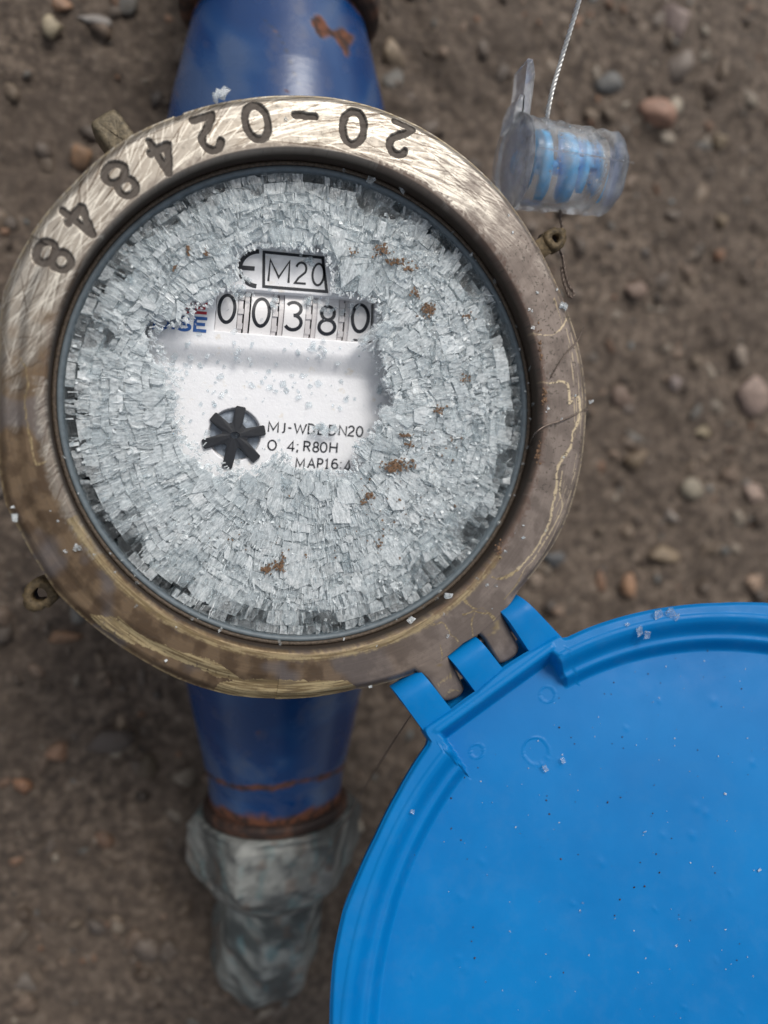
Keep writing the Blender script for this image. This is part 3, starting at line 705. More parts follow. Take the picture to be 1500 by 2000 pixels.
# ------------------------------------------------------------------ dial
ZL, ZH = -11.4, -9.6
rot = math.radians(4.6)
cR, sR = math.cos(rot), math.sin(rot)
def dial_uv(x, y):        # pixel frame turned with the print, origin at the counter's middle
    dx, dy = x-572, y-618; return dx*cR+dy*sR, -dx*sR+dy*cR
def dial_h(x, y):
    u, v = dial_uv(x, y)
    up = sm(112, 66, v)*sm(-190, -150, v)*sm(-300, -270, u)*sm(310, 268, u)
    h = ZL+(ZH-ZL)*up
    edge = sm(190, 160, np.abs(u))*0
    win = sm(-151, -149, u)*sm(159, 156, u)*sm(-42.5, -39.5, v)*sm(41, 38, v)
    bev = .0
    h = h*(1-win)+(-14.2)*win
    return h
gx = np.arange(-35.5, 35.6, .17); GX, GY = np.meshgrid(gx, gx, indexing='ij')
gp = np.stack([GX, GY, np.full(GX.shape, -10.3)], -1); px_, py_ = toph(gp)
GZd = dial_h(px_, py_); rr0 = np.hypot(GX, GY)
GZd = GZd+.06*(fbm(px_/26, py_/26, 201, 3)-.5)
GZd = GZd-2.6*sm(33.3, 34.2, rr0)
# recess for the indicator
su, sv = px_-459, py_-848; GZd = GZd-1.3*sm(52, 50, np.hypot(su, sv))
Fd = grid_faces(len(gx), len(gx)); cen = rr0.ravel()[Fd].mean(1); Fd = Fd[cen < 34.2]
dial = obj('dial_plate', mesh_of('dial_plate', np.stack([GX, GY, GZd], -1).reshape(-1, 3), Fd, M_dial, True), meter)
def onz(z): return lambda x, y, lift=0.: tuple(unproj(x, y, z+lift))
# number wheels
wx = [442.5, 510, 575.5, 640, 703.5]; chs = '00380'; dy = [-5.5, -3.5, -1.5, 1.5, -8]
for k in range(5):
    mb = MB(); u0 = wx[k]-572; rad = 9.0
    def W(u, v, lift=0., k=k):
        # wheel surface: cylinder across u, radius in mm
        x = 572+u*cR-v*sR; y = 618+u*sR+v*cR
        P = unproj(x, y, -10.0); vm = v/12.0; s_ = np.clip(vm/7.0, -.98, .98); P[2] = -17.0+(7.0+lift)*math.sqrt(1-s_*s_)
        return P
    vs = np.linspace(-50, 50, 17)
    def strip(ua, ub, lift, mi):
        V = []; 
        for v in vs: V += [W(ua, v, lift), W(ub, v, lift)]
        for v in vs: V += [W(ua, v, lift-.9), W(ub, v, lift-.9)]
        n = len(vs); Fc = [(2*i, 2*i+2, 2*i+3, 2*i+1) for i in range(n-1)]+[(2*i, 2*n+2*i, 2*n+2*i+2, 2*i+2) for i in range(n-1)]+[(2*i+1, 2*i+3, 2*n+2*i+3, 2*n+2*i+1) for i in range(n-1)]
        mb.add(V, Fc, mi)
    strip(u0-20.5, u0+21, 0., 0)
    # toothed transfer drum right of the digits
    if k < 4:
        strip(u0+22, u0+31.5, -.2, 1)
        for tv in (-30, -2, 26):
            V = []
            for v in (tv-5, tv+5):
                for lf in (-.5, .08):
                    V += [W(u0+22.5, v, lf), W(u0+33, v, lf)]
            mb.add(V, [(2, 3, 7, 6), (0, 1, 3, 2), (4, 6, 7, 5), (0, 2, 6, 4), (1, 5, 7, 3)], 1)
        strip(u0+35, u0+44, -.45, 1)
    lf = .03
    def wz(x, y, lift): return tuple(W(x, y, .03+lift))
    dd = dy[k]
    for si, st in enumerate(GL[chs[k]]):
        pl = [(u0-15.5+a*31, dd+27-b_*54) for a, b_ in st]; ribbon(mb, pl, 6.6, wz, 2, si*.012)
    if k == 4: ribbon(mb, [(u0-9, dd+43), (u0+10, dd+43)], 4, wz, 2)
    mb.build('number_wheel', [M_wheel, M_tooth, M_print], dial, label='white number wheel showing %s, number %d from the left' % (chs[k], k+1))
# print
def zdial(x, y, lift=0.):
    z = float(dial_h(np.array(float(x)), np.array(float(y)))); return tuple(unproj(x, y, z+.07+lift))
def text(mb, items, ht, wd, mi=0, zf=zdial):
    for ch, x, y, h_, w__ in items:
        for si, st in enumerate(glyph_px(ch, x, y, w__, h_, rot)): ribbon(mb, st, wd, zf, mi, si*.012)
C3 = lambda X, Y: (380+X/3.75, 450+Y/3.75)
mb = MB()
for ch, xa, xb, yb, yt in [('M', 540, 610, 1475, 1402), ('J', 637, 662, 1478, 1408), ('-', 684, 708, 1470, 1412), ('W', 728, 815, 1482, 1412), ('D', 832, 880, 1488, 1418), ('E', 905, 940, 1492, 1422), ('D', 985, 1035, 1497, 1428), ('N', 1058, 1108, 1500, 1430), ('2', 1124, 1166, 1503, 1432), ('0', 1184, 1228, 1507, 1436),
                           ('O', 536, 595, 1606, 1535), ('4', 680, 730, 1616, 1543), (';', 742, 762, 1612, 1543), ('R', 800, 846, 1616, 1546), ('8', 866, 906, 1620, 1550), ('0', 920, 966, 1622, 1552), ('H', 990, 1040, 1625, 1552),
                           ('M', 742, 800, 1738, 1668), ('A', 828, 880, 1738, 1670), ('P', 900, 938, 1740, 1672), ('1', 952, 984, 1742, 1674), ('6', 1003, 1046, 1742, 1674), (':', 1062, 1076, 1742, 1676), ('T', 1098, 1134, 1746, 1682)]:
    x, y = C3(xa, yb); text(mb, [(ch, x, y, (yb-yt)/3.75, (xb-xa)/3.75)], 0, 3.1)
mb.build('type_lettering', M_print, dial)
mb = MB()
x, y = C3(322, 398); text(mb, [('e', x, y, 68, 37)], 0, 8.5)
mb.build('conformity_mark', M_print, dial)
mb = MB()
box = [C3(*q) for q in ((508, 158), (938, 200), (968, 448), (506, 410), (508, 158))]; ribbon(mb, box, 5.6, zdial, 0)
for ch, xa, xb, yb, yt in [('M', 540, 688, 372, 214), ('2', 735, 815, 384, 232), ('0', 858, 942, 398, 240)]:
    x, y = C3(xa, yb); text(mb, [(ch, x, y, (yb-yt)/3.75, (xb-xa)/3.75)], 0, 4.3)
mb.build('year_box_mark', M_print, dial)
mb = MB()
for ch, xa, xb in [('D', 301, 330), ('I', 331, 345), ('S', 346, 371), ('E', 380, 403)]:
    text(mb, [(ch, xa, 641+(xa-301)*.05, 24, xb-xa)], 0, 6.2)
mb.build('maker_lettering', M_printb, dial, label='blue maker lettering')
mb = MB()
for ch, xa, xb in [('S', 352, 374), ('E', 382, 404)]: text(mb, [(ch, xa, 606+(xa-301)*.05, 18, xb-xa)], 0, 5.6)
mb.build('maker_lettering', M_printr, dial, label='red lettering above the blue letters')
# flow indicator
sc_ = unproj(459, 849, ZL-1.2)
mb = MB(); n = 60; V = [sc_+np.array([0, 0, .1])]+[sc_+np.array([4.25*math.cos(2*math.pi*k/n), 4.25*math.sin(2*math.pi*k/n), .05]) for k in range(n)]
mb.add(V, [(0, 1+k, 1+(k+1) % n) for k in range(n)]); mb.build('indicator_disc', M_steel, dial)
mb = MB(); zc = ZL+.55
hub = []; arms = [(415, 812), (471, 794), (518, 840), (502, 898), (443, 914), (396, 868)]
cpt = np.array([459., 850.])
pts = []
for (ax_, ay_) in arms:
    d_ = np.array([ax_, ay_])-cpt; L_ = np.hypot(*d_); d_ /= L_; q_ = np.array([-d_[1], d_[0]])
    pts.append((math.atan2(d_[1], d_[0]), [cpt+d_*24+q_*-10, cpt+d_*(L_-2.5)+q_*-10, cpt+d_*(L_)+q_*-8, cpt+d_*(L_)+q_*8, cpt+d_*(L_-2.5)+q_*10, cpt+d_*24+q_*10]))
pts.sort(key=lambda q_: q_[0]); outl = [p_ for a_, l_ in pts for p_ in l_]; m = len(outl)
hole = []
for p_ in outl:
    d_ = p_-cpt; a_ = math.atan2(d_[1], d_[0]); hole.append(cpt+np.array([9*math.cos(a_), 6.5*math.sin(a_)]))
V = [unproj(p_[0], p_[1], zc) for p_ in outl]+[unproj(p_[0], p_[1], zc+.1) for p_ in hole]+[unproj(p_[0], p_[1], zc)-np.array([0, 0, 1.1]) for p_ in outl]+[unproj(p_[0], p_[1], zc)-np.array([0, 0, .8]) for p_ in hole]
Fc = [(i, (i+1) % m, m+(i+1) % m, m+i) for i in range(m)]+[(i, 2*m+i, 2*m+(i+1) % m, (i+1) % m) for i in range(m)]+[(m+i, m+(i+1) % m, 3*m+(i+1) % m, 3*m+i) for i in range(m)]
mb.add(V, Fc); mb.build('star_wheel', M_star, dial)

# ------------------------------------------------------------------ shattered cover glass
GT = -5.0; GB = -8.7
glass_rim = annulus('cover_glass', [(38.68, -5.2), (38.66, -5.12), (38.55, -5.12), (38.5, -8.8), (38.56, -8.9)], M_gasket if False else M_chip, meter, 220)
a_ = glass_rim.data.attributes.new('milk', 'FLOAT', 'POINT'); a_.data.foreach_set('value', np.full(len(glass_rim.data.vertices), .12, np.float32))
CLEAR = [(458, 518), (472, 494), (500, 482), (560, 482), (636, 494), (648, 540), (648, 572), (700, 580), (738, 592), (742, 630), (716, 668), (742, 690), (756, 715), (752, 745), (770, 775), (760, 800), (728, 830), (722, 856), (696, 862), (690, 890), (696, 920), (572, 918), (564, 894), (545, 880), (520, 905), (500, 922), (440, 926), (400, 905), (384, 880), (352, 862), (344, 800), (338, 748), (330, 715), (306, 690), (298, 658), (292, 640), (304, 640), (335, 634), (374, 620), (380, 596), (412, 600), (420, 572), (470, 560), (480, 548)]
DARK = [(650, 345, 150, 35, .55), (760, 395, 60, 30, .9), (860, 470, 50, 30, .8), (925, 540, 40, 45, .9), (985, 640, 35, 70, 1.), (1018, 740, 25, 60, 1.), (1010, 860, 25, 60, .7), (985, 940, 30, 60, .9), (930, 1040, 45, 45, .7), (850, 1120, 50, 35, .9), (760, 1185, 60, 30, .6),
        (640, 1210, 90, 25, .5), (480, 1205, 70, 28, .7), (330, 1150, 50, 30, .7), (235, 1070, 40, 45, 1.), (185, 990, 25, 40, 1.), (165, 930, 22, 30, .9), (140, 830, 18, 60, .6), (130, 720, 14, 25, 1.), (160, 620, 45, 60, .7), (215, 660, 25, 25, .8), (200, 520, 25, 40, .8), (255, 450, 30, 30, .8), (370, 385, 45, 30, .8), (315, 430, 40, 25, .7), (540, 350, 40, 25, .5), (250, 1000, 30, 20, .4), (640, 1120, 30, 20, .3)]
def milk_at(x, y, rng):
    dk = 0
    for cx, cy, sx, sy, a in DARK: dk = max(dk, a*math.exp(-((x-cx)/sx)**2-((y-cy)/sy)**2))
    r = math.hypot(x-570, y-781); e = max(0, (r-395)/70)
    ctr = math.exp(-((r-235)/110)**2)*(y > 800)
    cl = float(fbm(np.array(x/42.+7), np.array(y/42.+7), 381, 3))-.5
    m = .80-.95*dk-.12*e+.12*ctr-.16*(y < 560)+1.1*min(cl, .08)+rng.normal()*.12
    if rng.rand() < .12+.25*e: m -= .3
    return min(max(m, .02), .93)
def tn(lo=0): return float(rg.randint(lo, 8))
rg = np.random.RandomState(17)
def prism(poly, zt, zb, tilt, cen=.1):
    P = np.array(poly); c = P.mean(0); n = len(P)
    zt_ = zt+(P-c) @ tilt; sh = rg.normal(size=2)*.12
    V = [(p_[0], p_[1], z_) for p_, z_ in zip(P, zt_)]
    bq = c+(P-c)*rg.uniform(.95, 1.0)+sh*.3
    V += [(p_[0], p_[1], zb) for p_ in bq]; V.append((c[0]+sh[0], c[1]+sh[1], zt+cen))
    Fc = [(2*n, i, (i+1) % n) for i in range(n)]+[(i, n+i, n+(i+1) % n, (i+1) % n) for i in range(n)]+[tuple(range(2*n-1, n-1, -1))]
    return V, Fc, n
def warp(q):
    x, y = q; r = math.hypot(x, y); k = float(sm(38, 33, np.array(r)))
    X_ = np.array(x); Y_ = np.array(y)
    return (x+k*1.7*(float(fbm(X_/5+31, Y_/6+31, 301, 3))-.5)*2, y+k*1.7*(float(fbm(X_/5+61, Y_/6+61, 311, 3))-.5)*2)
pieces = []
r = 38.5; row = 0
while r > 3:
    px_mm = 1/12.0
    dr = rg.uniform(1.0, 2.6) if r > 24 else rg.uniform(1.0, 2.0)
    if row == 0: dr = 1.5
    r2_ = max(r-dr, 1.5); a = rg.uniform(0, 6.28); a_end = a+2*math.pi
    while a < a_end-.01:
        wd = rg.choice([.55, .9, 1.4, 2.2, 3.2], p=[.28, .26, .22, .14, .10])*rg.uniform(.8, 1.25)
        da = wd/r
        if a+da > a_end: da = a_end-a
        g_ = 0.004/r; jr = lambda: rg.normal()*(.045 if rg.rand() < .8 else .16)
        off = rg.normal()*.2 if row else 0
        ca = [a+g_, a+da-g_, a+da-g_, a+g_]; cr_ = [r-.03, r-.03, r2_+.03, r2_+.03]
        sk = rg.normal()*.18/r
        poly = []
        for i in range(4):
            aa = ca[i]+jr()/r*1.0+(sk if i > 1 else 0); rr_ = cr_[i]+jr()+off*(row > 0)*.6
            if row == 0 and i < 2: rr_ = min(cr_[i]-abs(jr())*.5, 38.48)
            poly.append((rr_*math.cos(aa), rr_*math.sin(aa)))
        if rg.rand() < .35:     # a corner broken off
            i = rg.randint(4); p0 = np.array(poly[i]); p1 = np.array(poly[i-1]); p2 = np.array(poly[(i+1) % 4])
            f1, f2 = rg.uniform(.2, .5, 2); poly[i:i+1] = [tuple(p0+(p1-p0)*f1), tuple(p0+(p2-p0)*f2)]
        c = np.mean(poly, 0); x, y = toph(np.array([c[0], c[1], GT])); x = float(x); y = float(y)
        chaos = sm(700, 850, np.array(x))*sm(1150, 1000, np.array(y))*1.0
        if chaos > .3 and rg.rand() < chaos*.5:
            th_ = rg.normal()*.35; c_, s_ = math.cos(th_), math.sin(th_); poly = [tuple(c+(np.array(p_)-c) @ np.array([[c_, s_], [-s_, c_]])*rg.uniform(.85, 1.15)) for p_ in poly]
        xx = np.array([x]); yy = np.array([y])
        pj = toph(np.array([(q_[0], q_[1], GT) for q_ in poly]+[(c[0], c[1], GB)]))
        if not inpoly(pj[0], pj[1], CLEAR).any():
            dcl = pdist(xx, yy, CLEAR+[CLEAR[0]])[0]
            low = .7*math.exp(-dcl/45.)
            zt = GT-.1-low*rg.uniform(.4, 1.6)+rg.normal()*(.018+.06*float(chaos))+(-.12 if row == 0 else 0)
            tl = rg.normal(size=2)*(.012+.05*float(chaos))*(1+(low > .4))
            poly = [warp(q_) for q_ in poly]
            V, Fc, n = prism(poly, zt, max(GB, zt-rg.uniform(2.2, 3.6)*(1-.6*math.exp(-dcl/30.))), tl, rg.normal()*.06)
            mk = milk_at(x, y, rg); mk = min(.95, mk+.12*low)
            k7 = float(min(7, max(0, round(rg.normal()*2.0+3.6-1.6*(y < 560))))); dz = max(a_*math.exp(-((x-cx)/sx)**2-((y-cy)/sy)**2) for cx, cy, sx, sy, a_ in DARK)
            if r > 35.6 and rg.rand() < .16: mk = .02
            elif dz > .3 and rg.rand() < .2+.45*dz: mk = .02
            else: mk = max(mk, .55+.1*rg.normal())
            mt = min(.92, max(.03, mk*.62+rg.normal()*.16)); att = [k7+mt]*n+[k7+min(mk*.8+.1, .95)]*n+[k7+mt]
            P = np.array(poly); area = .5*abs(np.dot(P[:, 0], np.roll(P[:, 1], 1))-np.dot(P[:, 1], np.roll(P[:, 0], 1)))
            pieces.append((area, V, Fc, att))
        a += da
    r = r2_; row += 1
# crushed bed of fine glass between and under the larger fragments
nb1, nb2 = 760, 190
ta, tb = np.meshgrid(np.arange(nb1)*2*np.pi/nb1, np.linspace(4, 37.9, nb2), indexing='ij')
bx_, by_ = tb*np.cos(ta), tb*np.sin(ta); qpx, qpy = toph(np.stack([bx_, by_, bx_*0-6.], -1))
bz = -5.85+.5*(fbm(ta*190/6.283*1.0+7, tb*1.1+7, 331, 3)-.5)+.35*(fbm(bx_*1.5+50, by_*1.5+50, 341, 3)-.5)
wob_ = (fbm(qpx/9+5, qpy/9+5, 351, 3)-.5)*26
keep = ~((tb > 36.6+4.5*(fbm(ta*16, tb*.2, 355, 2)-.5)) | inpoly(qpx+wob_, qpy-wob_*.7, CLEAR) | (pdist(qpx+wob_, qpy-wob_*.7, CLEAR+[CLEAR[0]]) < 9))
dcl_ = pdist(qpx, qpy, CLEAR+[CLEAR[0]]); bz -= 1.1*np.exp(-dcl_/22.)
Fb = grid_faces(nb1, nb2, True); kf = keep.ravel()[Fb].all(1); Fb = Fb[kf]
cxp = qpx.ravel()[Fb].mean(1); cyp = qpy.ravel()[Fb].mean(1); dkk = np.zeros(len(Fb))
for cx, cy, sx, sy, a_ in DARK: dkk = np.maximum(dkk, a_*np.exp(-((cxp-cx)/sx)**2-((cyp-cy)/sy)**2))
rrb_ = np.hypot(cxp-570, cyp-781); mb_ = np.clip(.9-1.5*dkk-.35*np.clip((rrb_-420)/45, 0, 1)+.3*(fbm(cxp/7, cyp/7, 361, 3)-.5), .02, .95)
tnb = np.clip(np.floor(fbm(cxp/12+9, cyp/12+9, 371, 3)*9-1.5*(cyp < 560)), 0, 7)
obj('crushed_glass_bed', mesh_of('crushed_glass_bed', np.stack([bx_, by_, bz], -1).reshape(-1, 3), Fb, M_glass, False, {'milk': ('FACE', 'FLOAT', mb_+tnb)}), glass_rim, kind='stuff')
# the long clear splinter beside the counter, and its neighbours
def bar_piece(x0, y0, x1, y1, w0, w1, z, mk, th=1.6):
    a = unproj(x0, y0, z)[:2]; b_ = unproj(x1, y1, z)[:2]; d_ = (b_-a)/np.hypot(*(b_-a)); q_ = np.array([-d_[1], d_[0]])
    poly = [a-q_*w0/2, a-d_*.3+q_*w0*.1, a+q_*w0/2, b_+q_*w1/2, b_-q_*w1/2]
    V, Fc, n = prism([tuple(p_) for p_ in poly], z, z-th, rg.normal(size=2)*.05, .25); return (9., V, Fc, [6+mk]*n+[6+mk+.15]*n+[6+mk])
pieces.append(bar_piece(706, 666, 776, 620, 1.5, 2.0, -5.3, .18)); pieces.append(bar_piece(745, 668, 800, 700, 2., 2.3, -5.3, .4)); pieces.append(bar_piece(748, 800, 800, 845, 2.1, 2.6, -5.3, .45)); pieces.append(bar_piece(800, 760, 835, 800, 1.8, 2.2, -5.2, .45))
tries = 0; plates = 0
while plates < 120 and tries < 4000:
    tries += 1; rr_ = rg.uniform(12, 36); a = rg.uniform(0, 6.283); c = np.array([rr_*math.cos(a), rr_*math.sin(a)]); R0 = rg.uniform(.8, 2.0)
    nn_ = rg.randint(4, 7); a0_ = rg.uniform(0, 6.28); poly = []
    rad_ = c/np.hypot(*c); tg_ = np.array([-rad_[1], rad_[0]]); el_ = rg.uniform(1.0, 1.7)
    for i in range(nn_):
        t_ = a0_+2*math.pi*(i+rg.uniform(-.25, .25))/nn_; q_ = R0*rg.uniform(.75, 1.2); poly.append(tuple(c+rad_*q_*math.cos(t_)*el_+tg_*q_*math.sin(t_)))
    pj = toph(np.array([(q_[0], q_[1], GT) for q_ in poly])); cp_ = toph(np.array([c[0], c[1], GT]))
    if inpoly(pj[0], pj[1], CLEAR).any() or max(np.hypot(*np.array(q_)) for q_ in poly) > 37.8: continue
    V, Fc, n = prism(poly, GT+.03+rg.normal()*.05, GT-.9, rg.normal(size=2)*.035, rg.normal()*.03); mk = milk_at(float(cp_[0]), float(cp_[1]), rg)
    k7 = float(rg.randint(2, 8)); mt = max(.08, min(.8, mk*.6+rg.normal()*.18)); P = np.array(poly); area = .5*abs(np.dot(P[:, 0], np.roll(P[:, 1], 1))-np.dot(P[:, 1], np.roll(P[:, 0], 1)))
    pieces.append((area, V, Fc, [k7+mt]*n+[k7+min(mt+.2, .9)]*n+[k7+mt])); plates += 1
pieces.sort(key=lambda q_: -q_[0])
for area, V, Fc, att in pieces[:300]:
    obj('glass_shard', mesh_of('glass_shard', V, Fc, M_glass, False, {'milk': ('FACE', 'FLOAT', att)}), glass_rim)
mb = MB()
for area, V, Fc, att in pieces[300:]: mb.add(V, Fc, 0, att)
mb.build('small_glass_shards', M_glass, glass_rim, False, 'milk', kind='stuff')
# splinters and grains lying over the broken pane
mb = MB()
def chip(mb, c, d, L, w_, h, mk, jit=.25):
    d = np.asarray(d, float); d /= np.linalg.norm(d); up = np.array([0, 0, 1.]); q = np.cross(up, d); q /= np.linalg.norm(q); up = np.cross(d, q)
    V = []
    for a in (-1, 1):
        for b_ in (-1, 1):
            for c_ in (-1, 1): V.append(np.asarray(c)+d*a*L/2*(1+rg.normal()*jit)+q*b_*w_/2*(1+rg.normal()*jit)+up*c_*h/2*(1+rg.normal()*jit))
    mb.add(V, [(0, 1, 3, 2), (4, 6, 7, 5), (0, 4, 5, 1), (2, 3, 7, 6), (0, 2, 6, 4), (1, 5, 7, 3)], 0, mk+tn(3))
cnt = 0
while cnt < 4600:
    rr_ = 38.2*math.sqrt(rg.rand()); a = rg.uniform(0, 6.283); P = np.array([rr_*math.cos(a), rr_*math.sin(a), GT]); x, y = toph(P)
    if inpoly(np.array([x]), np.array([y]), CLEAR)[0]: continue
    near = pdist(np.array([x]), np.array([y]), CLEAR+[CLEAR[0]])[0] < 60
    mk = milk_at(float(x), float(y), rg)-.1; chaos = x > 740
    if mk < .3 and rg.rand() < .75: continue
    rad = np.array([math.cos(a), math.sin(a), 0])
    if rg.rand() < (.35 if chaos else .7):
        dd = rad+np.array([rg.normal()*.12, rg.normal()*.12, rg.normal()*.12])*(1 if not chaos else 5); L, w_, h = rg.uniform(.4, 1.5), rg.uniform(.05, .16), rg.uniform(.05, .14)
    else:
        dd = rg.normal(size=3)*np.array([1, 1, .4]); L = rg.uniform(.15, .6); w_ = L*rg.uniform(.4, 1); h = L*rg.uniform(.3, .8)
    P[2] = GT-.02+rg.normal()*.1+(-.45 if near else 0); chip(mb, P, dd, L, w_, h, min(.95, max(.05, mk+rg.normal()*.2))); cnt += 1
mb.build('glass_splinters', M_chip, glass_rim, False, 'milk', kind='stuff')
# loose clear crumbs fallen onto the bare dial
mb = MB(); cnt = 0
while cnt < 170:
    x, y = rg.uniform(300, 770), rg.uniform(500, 915)
    if not inpoly(np.array([x]), np.array([y]), CLEAR)[0]: continue
    u, v = dial_uv(x, y); inwin = abs(v) < 45 and abs(u) < 160
    if rg.rand() < .8 and v < 60: continue
    if x > 520 and y > 815 and rg.rand() < .85: continue
    if math.hypot(x-459, y-849) < 64 and rg.rand() < .6: continue
    z = float(dial_h(np.array(x), np.array(y))) if not inwin else -10.
    L = .15+.9*rg.rand()**2; P = unproj(x, y, z+L*.2+.05); chip(mb, P, rg.normal(size=3)*np.array([1, 1, .3]), L, L*rg.uniform(.5, 1), L*.4, rg.uniform(.0, .25)); cnt += 1
for x, y, k in [(466, 575, 14), (612, 590, 10), (540, 590, 8), (625, 680, 12), (470, 695, 8), (620, 838, 26), (650, 842, 14), (640, 600, 8), (690, 610, 6), (350, 620, 26), (330, 610, 16), (380, 600, 10), (480, 560, 6), (600, 505, 8)]:
    for q in range(k):
        xx, yy = x+rg.normal()*9, y+rg.normal()*7; u, v = dial_uv(xx, yy); z = float(dial_h(np.array(xx), np.array(yy))); z = max(z, -9.9)
        L = rg.uniform(.3, 1.1); P = unproj(xx, yy, z+.25+rg.rand()*.4); chip(mb, P, rg.normal(size=3)*np.array([1, 1, .3]), L, L*rg.uniform(.2, .8), L*.3, rg.uniform(.02, .35))
CP = np.array(CLEAR+[CLEAR[0]], float); seg = np.hypot(*np.diff(CP, axis=0).T)
for q in range(800):
    i = rg.choice(len(seg), p=seg/seg.sum()); f = rg.rand(); p_ = CP[i]+(CP[i+1]-CP[i])*f; ctr_ = np.array([550., 720.]); inw = ctr_-p_; inw /= np.hypot(*inw)
    dep = abs(rg.normal())*9-3; dep = dep*.25-3 if ((p_[1] < 610) or (p_[0] > 500 and p_[1] > 815)) else dep; xx, yy = p_+inw*dep+rg.normal(size=2)*2
    zz_ = -5.7-2.9*min(1, max(0, dep/14))+rg.rand()*.5; L = rg.uniform(.2, .95); ra = unproj(xx, yy, -6.)*np.array([1, 1, 0])
    chip(mb, unproj(xx, yy, zz_), ra/np.linalg.norm(ra)+rg.normal(size=3)*.5, L, L*rg.uniform(.2, .6), L*.3, 4+rg.uniform(.15, .75))
mb.build('fallen_glass_chips', M_chip, glass_rim, False, 'milk', kind='stuff')

# glass grit scattered on the ring's step, the ring and the lid
mb = MB()
for k in range(95):
    a = math.radians(rg.choice([rg.uniform(-60, 45), rg.uniform(190, 330), rg.uniform(0, 360)], p=[.45, .4, .15])); rr_ = rg.choice([rg.uniform(39.1, 40.1), rg.uniform(40.5, 41.6), rg.uniform(41, 48)], p=[.55, .25, .2])
    L = rg.uniform(.15, .6)*(1.4 if rg.rand() < .1 else 1); z = -4.7 if rr_ < 40.2 else (-.15 if rr_ < 41.6 else .02)
    chip(mb, (rr_*math.cos(a), rr_*math.sin(a), z+L*.2), rg.normal(size=3)*np.array([1, 1, .2]), L, L*rg.uniform(.5, .9), L*.5, rg.uniform(.1, .6))
for x, y, L in [(428, 184, 1.6), (436, 181, 1.3), (420, 190, 1.2), (1040, 720, 1.5), (1046, 735, 1.1), (1048, 790, 1.6), (1105, 598, 1.2), (1155, 784, .8), (1098, 596, 1.), (29, 1012, 1.1), (149, 1069, .9), (155, 1071, .7), (803, 1212, 1.2), (875, 1163, 1.3), (724, 352, 1.3), (785, 370, 1.0), (1022, 1050, .6)]:
    P = unproj(x, y, .2 if math.hypot(x-573, y-775) > 490 else -4.2); chip(mb, P, rg.normal(size=3)*np.array([1, 1, .3]), L, L*.7, L*.5, .35)
mb.build('glass_grit', M_chip, None, False, 'milk', kind='stuff', label='tiny glass grit scattered on the brass ring and its inner step', category='glass grit')
# rusty dirt on the pane
mb = MB()
for x, y, sx, sy, k in [(745, 488, 14, 10, 60), (775, 512, 20, 6, 60), (800, 525, 10, 5, 25), (690, 492, 8, 10, 12), (837, 602, 12, 16, 90), (812, 575, 10, 12, 22), (772, 912, 18, 12, 150), (790, 905, 22, 10, 40), (722, 968, 8, 5, 40), (715, 978, 14, 6, 16), (520, 1112, 8, 6, 50), (545, 1105, 10, 10, 60), (553, 1085, 3, 5, 10), (795, 850, 12, 3, 36), (800, 868, 8, 6, 18), (860, 800, 10, 8, 24), (908, 742, 8, 10, 24), (1055, 700, 4, 60, 36), (1060, 775, 6, 20, 50), (1050, 880, 5, 16, 40), (975, 1070, 6, 14, 30), (366, 490, 6, 12, 16), (402, 495, 8, 6, 16), (340, 525, 4, 5, 8), (915, 620, 10, 8, 14), (740, 1065, 8, 6, 12), (860, 870, 40, 40, 22), (760, 1000, 80, 80, 36), (500, 1050, 160, 60, 24)]:
    for q in range(k):
        xx, yy = x+rg.normal()*sx*.6, y+rg.normal()*sy*.6; rc = math.hypot(xx-573, yy-775)
        z = GT+.12 if rc < 470 else (-4.5 if rc < 486 else .05); L = rg.uniform(.08, .42)
        chip(mb, unproj(xx, yy, z+rg.rand()*.1), rg.normal(size=3)*np.array([1, 1, .3]), L, L*.7, L*.4, 0)
M_dirt = plain('rusty_dirt', lin(116, 90, 68), .85, 0, .5, 1.6, .5)
mb.build('rusty_dirt_crumbs', M_dirt, None, kind='stuff', label='rusty brown dirt crumbs lying on the broken glass and ring edge', category='dirt')

# ------------------------------------------------------------------ lid
h1 = unproj(815, 1375, 1.); h2 = unproj(1040, 1215, 1.); Hh = (h1+h2)/2; wv = (h2-h1)/np.linalg.norm(h2-h1); nv_ = np.array([wv[1], -wv[0], 0])
AL = math.radians(25); LR, LL, LS = 69.6, 73.8, 3.76
uv = math.cos(AL)*nv_+math.sin(AL)*np.array([0, 0, 1.]); ev = np.cross(uv, wv); ev = ev if ev[2] > 0 else -ev
LO = Hh+uv*LL+wv*LS
def lidloc(px, py, h=0.):
    P = unplane(px, py, LO+ev*h, ev)-LO; return P.dot(uv), P.dot(wv)
LOUT = [(1500, 1176), (1410, 1176), (1328, 1181.5), (1213, 1204), (1145, 1227), (1110, 1243), (1098, 1245), (1090, 1238), (1062, 1254), (1030, 1272), (980, 1304), (928, 1350), (880, 1385), (826, 1420), (826, 1426), (838, 1442), (835, 1454), (806, 1497), (778, 1546), (732, 1637), (697, 1712), (669, 1781), (651, 1867), (645, 1935), (643, 2000)]
lp = np.array([lidloc(*q) for q in LOUT]); la = np.arctan2(lp[:, 1], lp[:, 0]); lr = np.hypot(lp[:, 0], lp[:, 1])
la = np.where(la < 0, la+2*np.pi, la); s_ = np.argsort(la); la = la[s_]; lr = lr[s_]
def LRad(a):
    a = a % (2*np.pi); v = np.interp(a, la, lr)
    
    v = np.where(a < la[0], LR+(lr[0]-LR)*sm(la[0]-.7, la[0], a), v); v = np.where(a > la[-1], LR+(lr[-1]-LR)*sm(la[-1]+.7, la[-1], a), v); return v
RB = LR-3.0
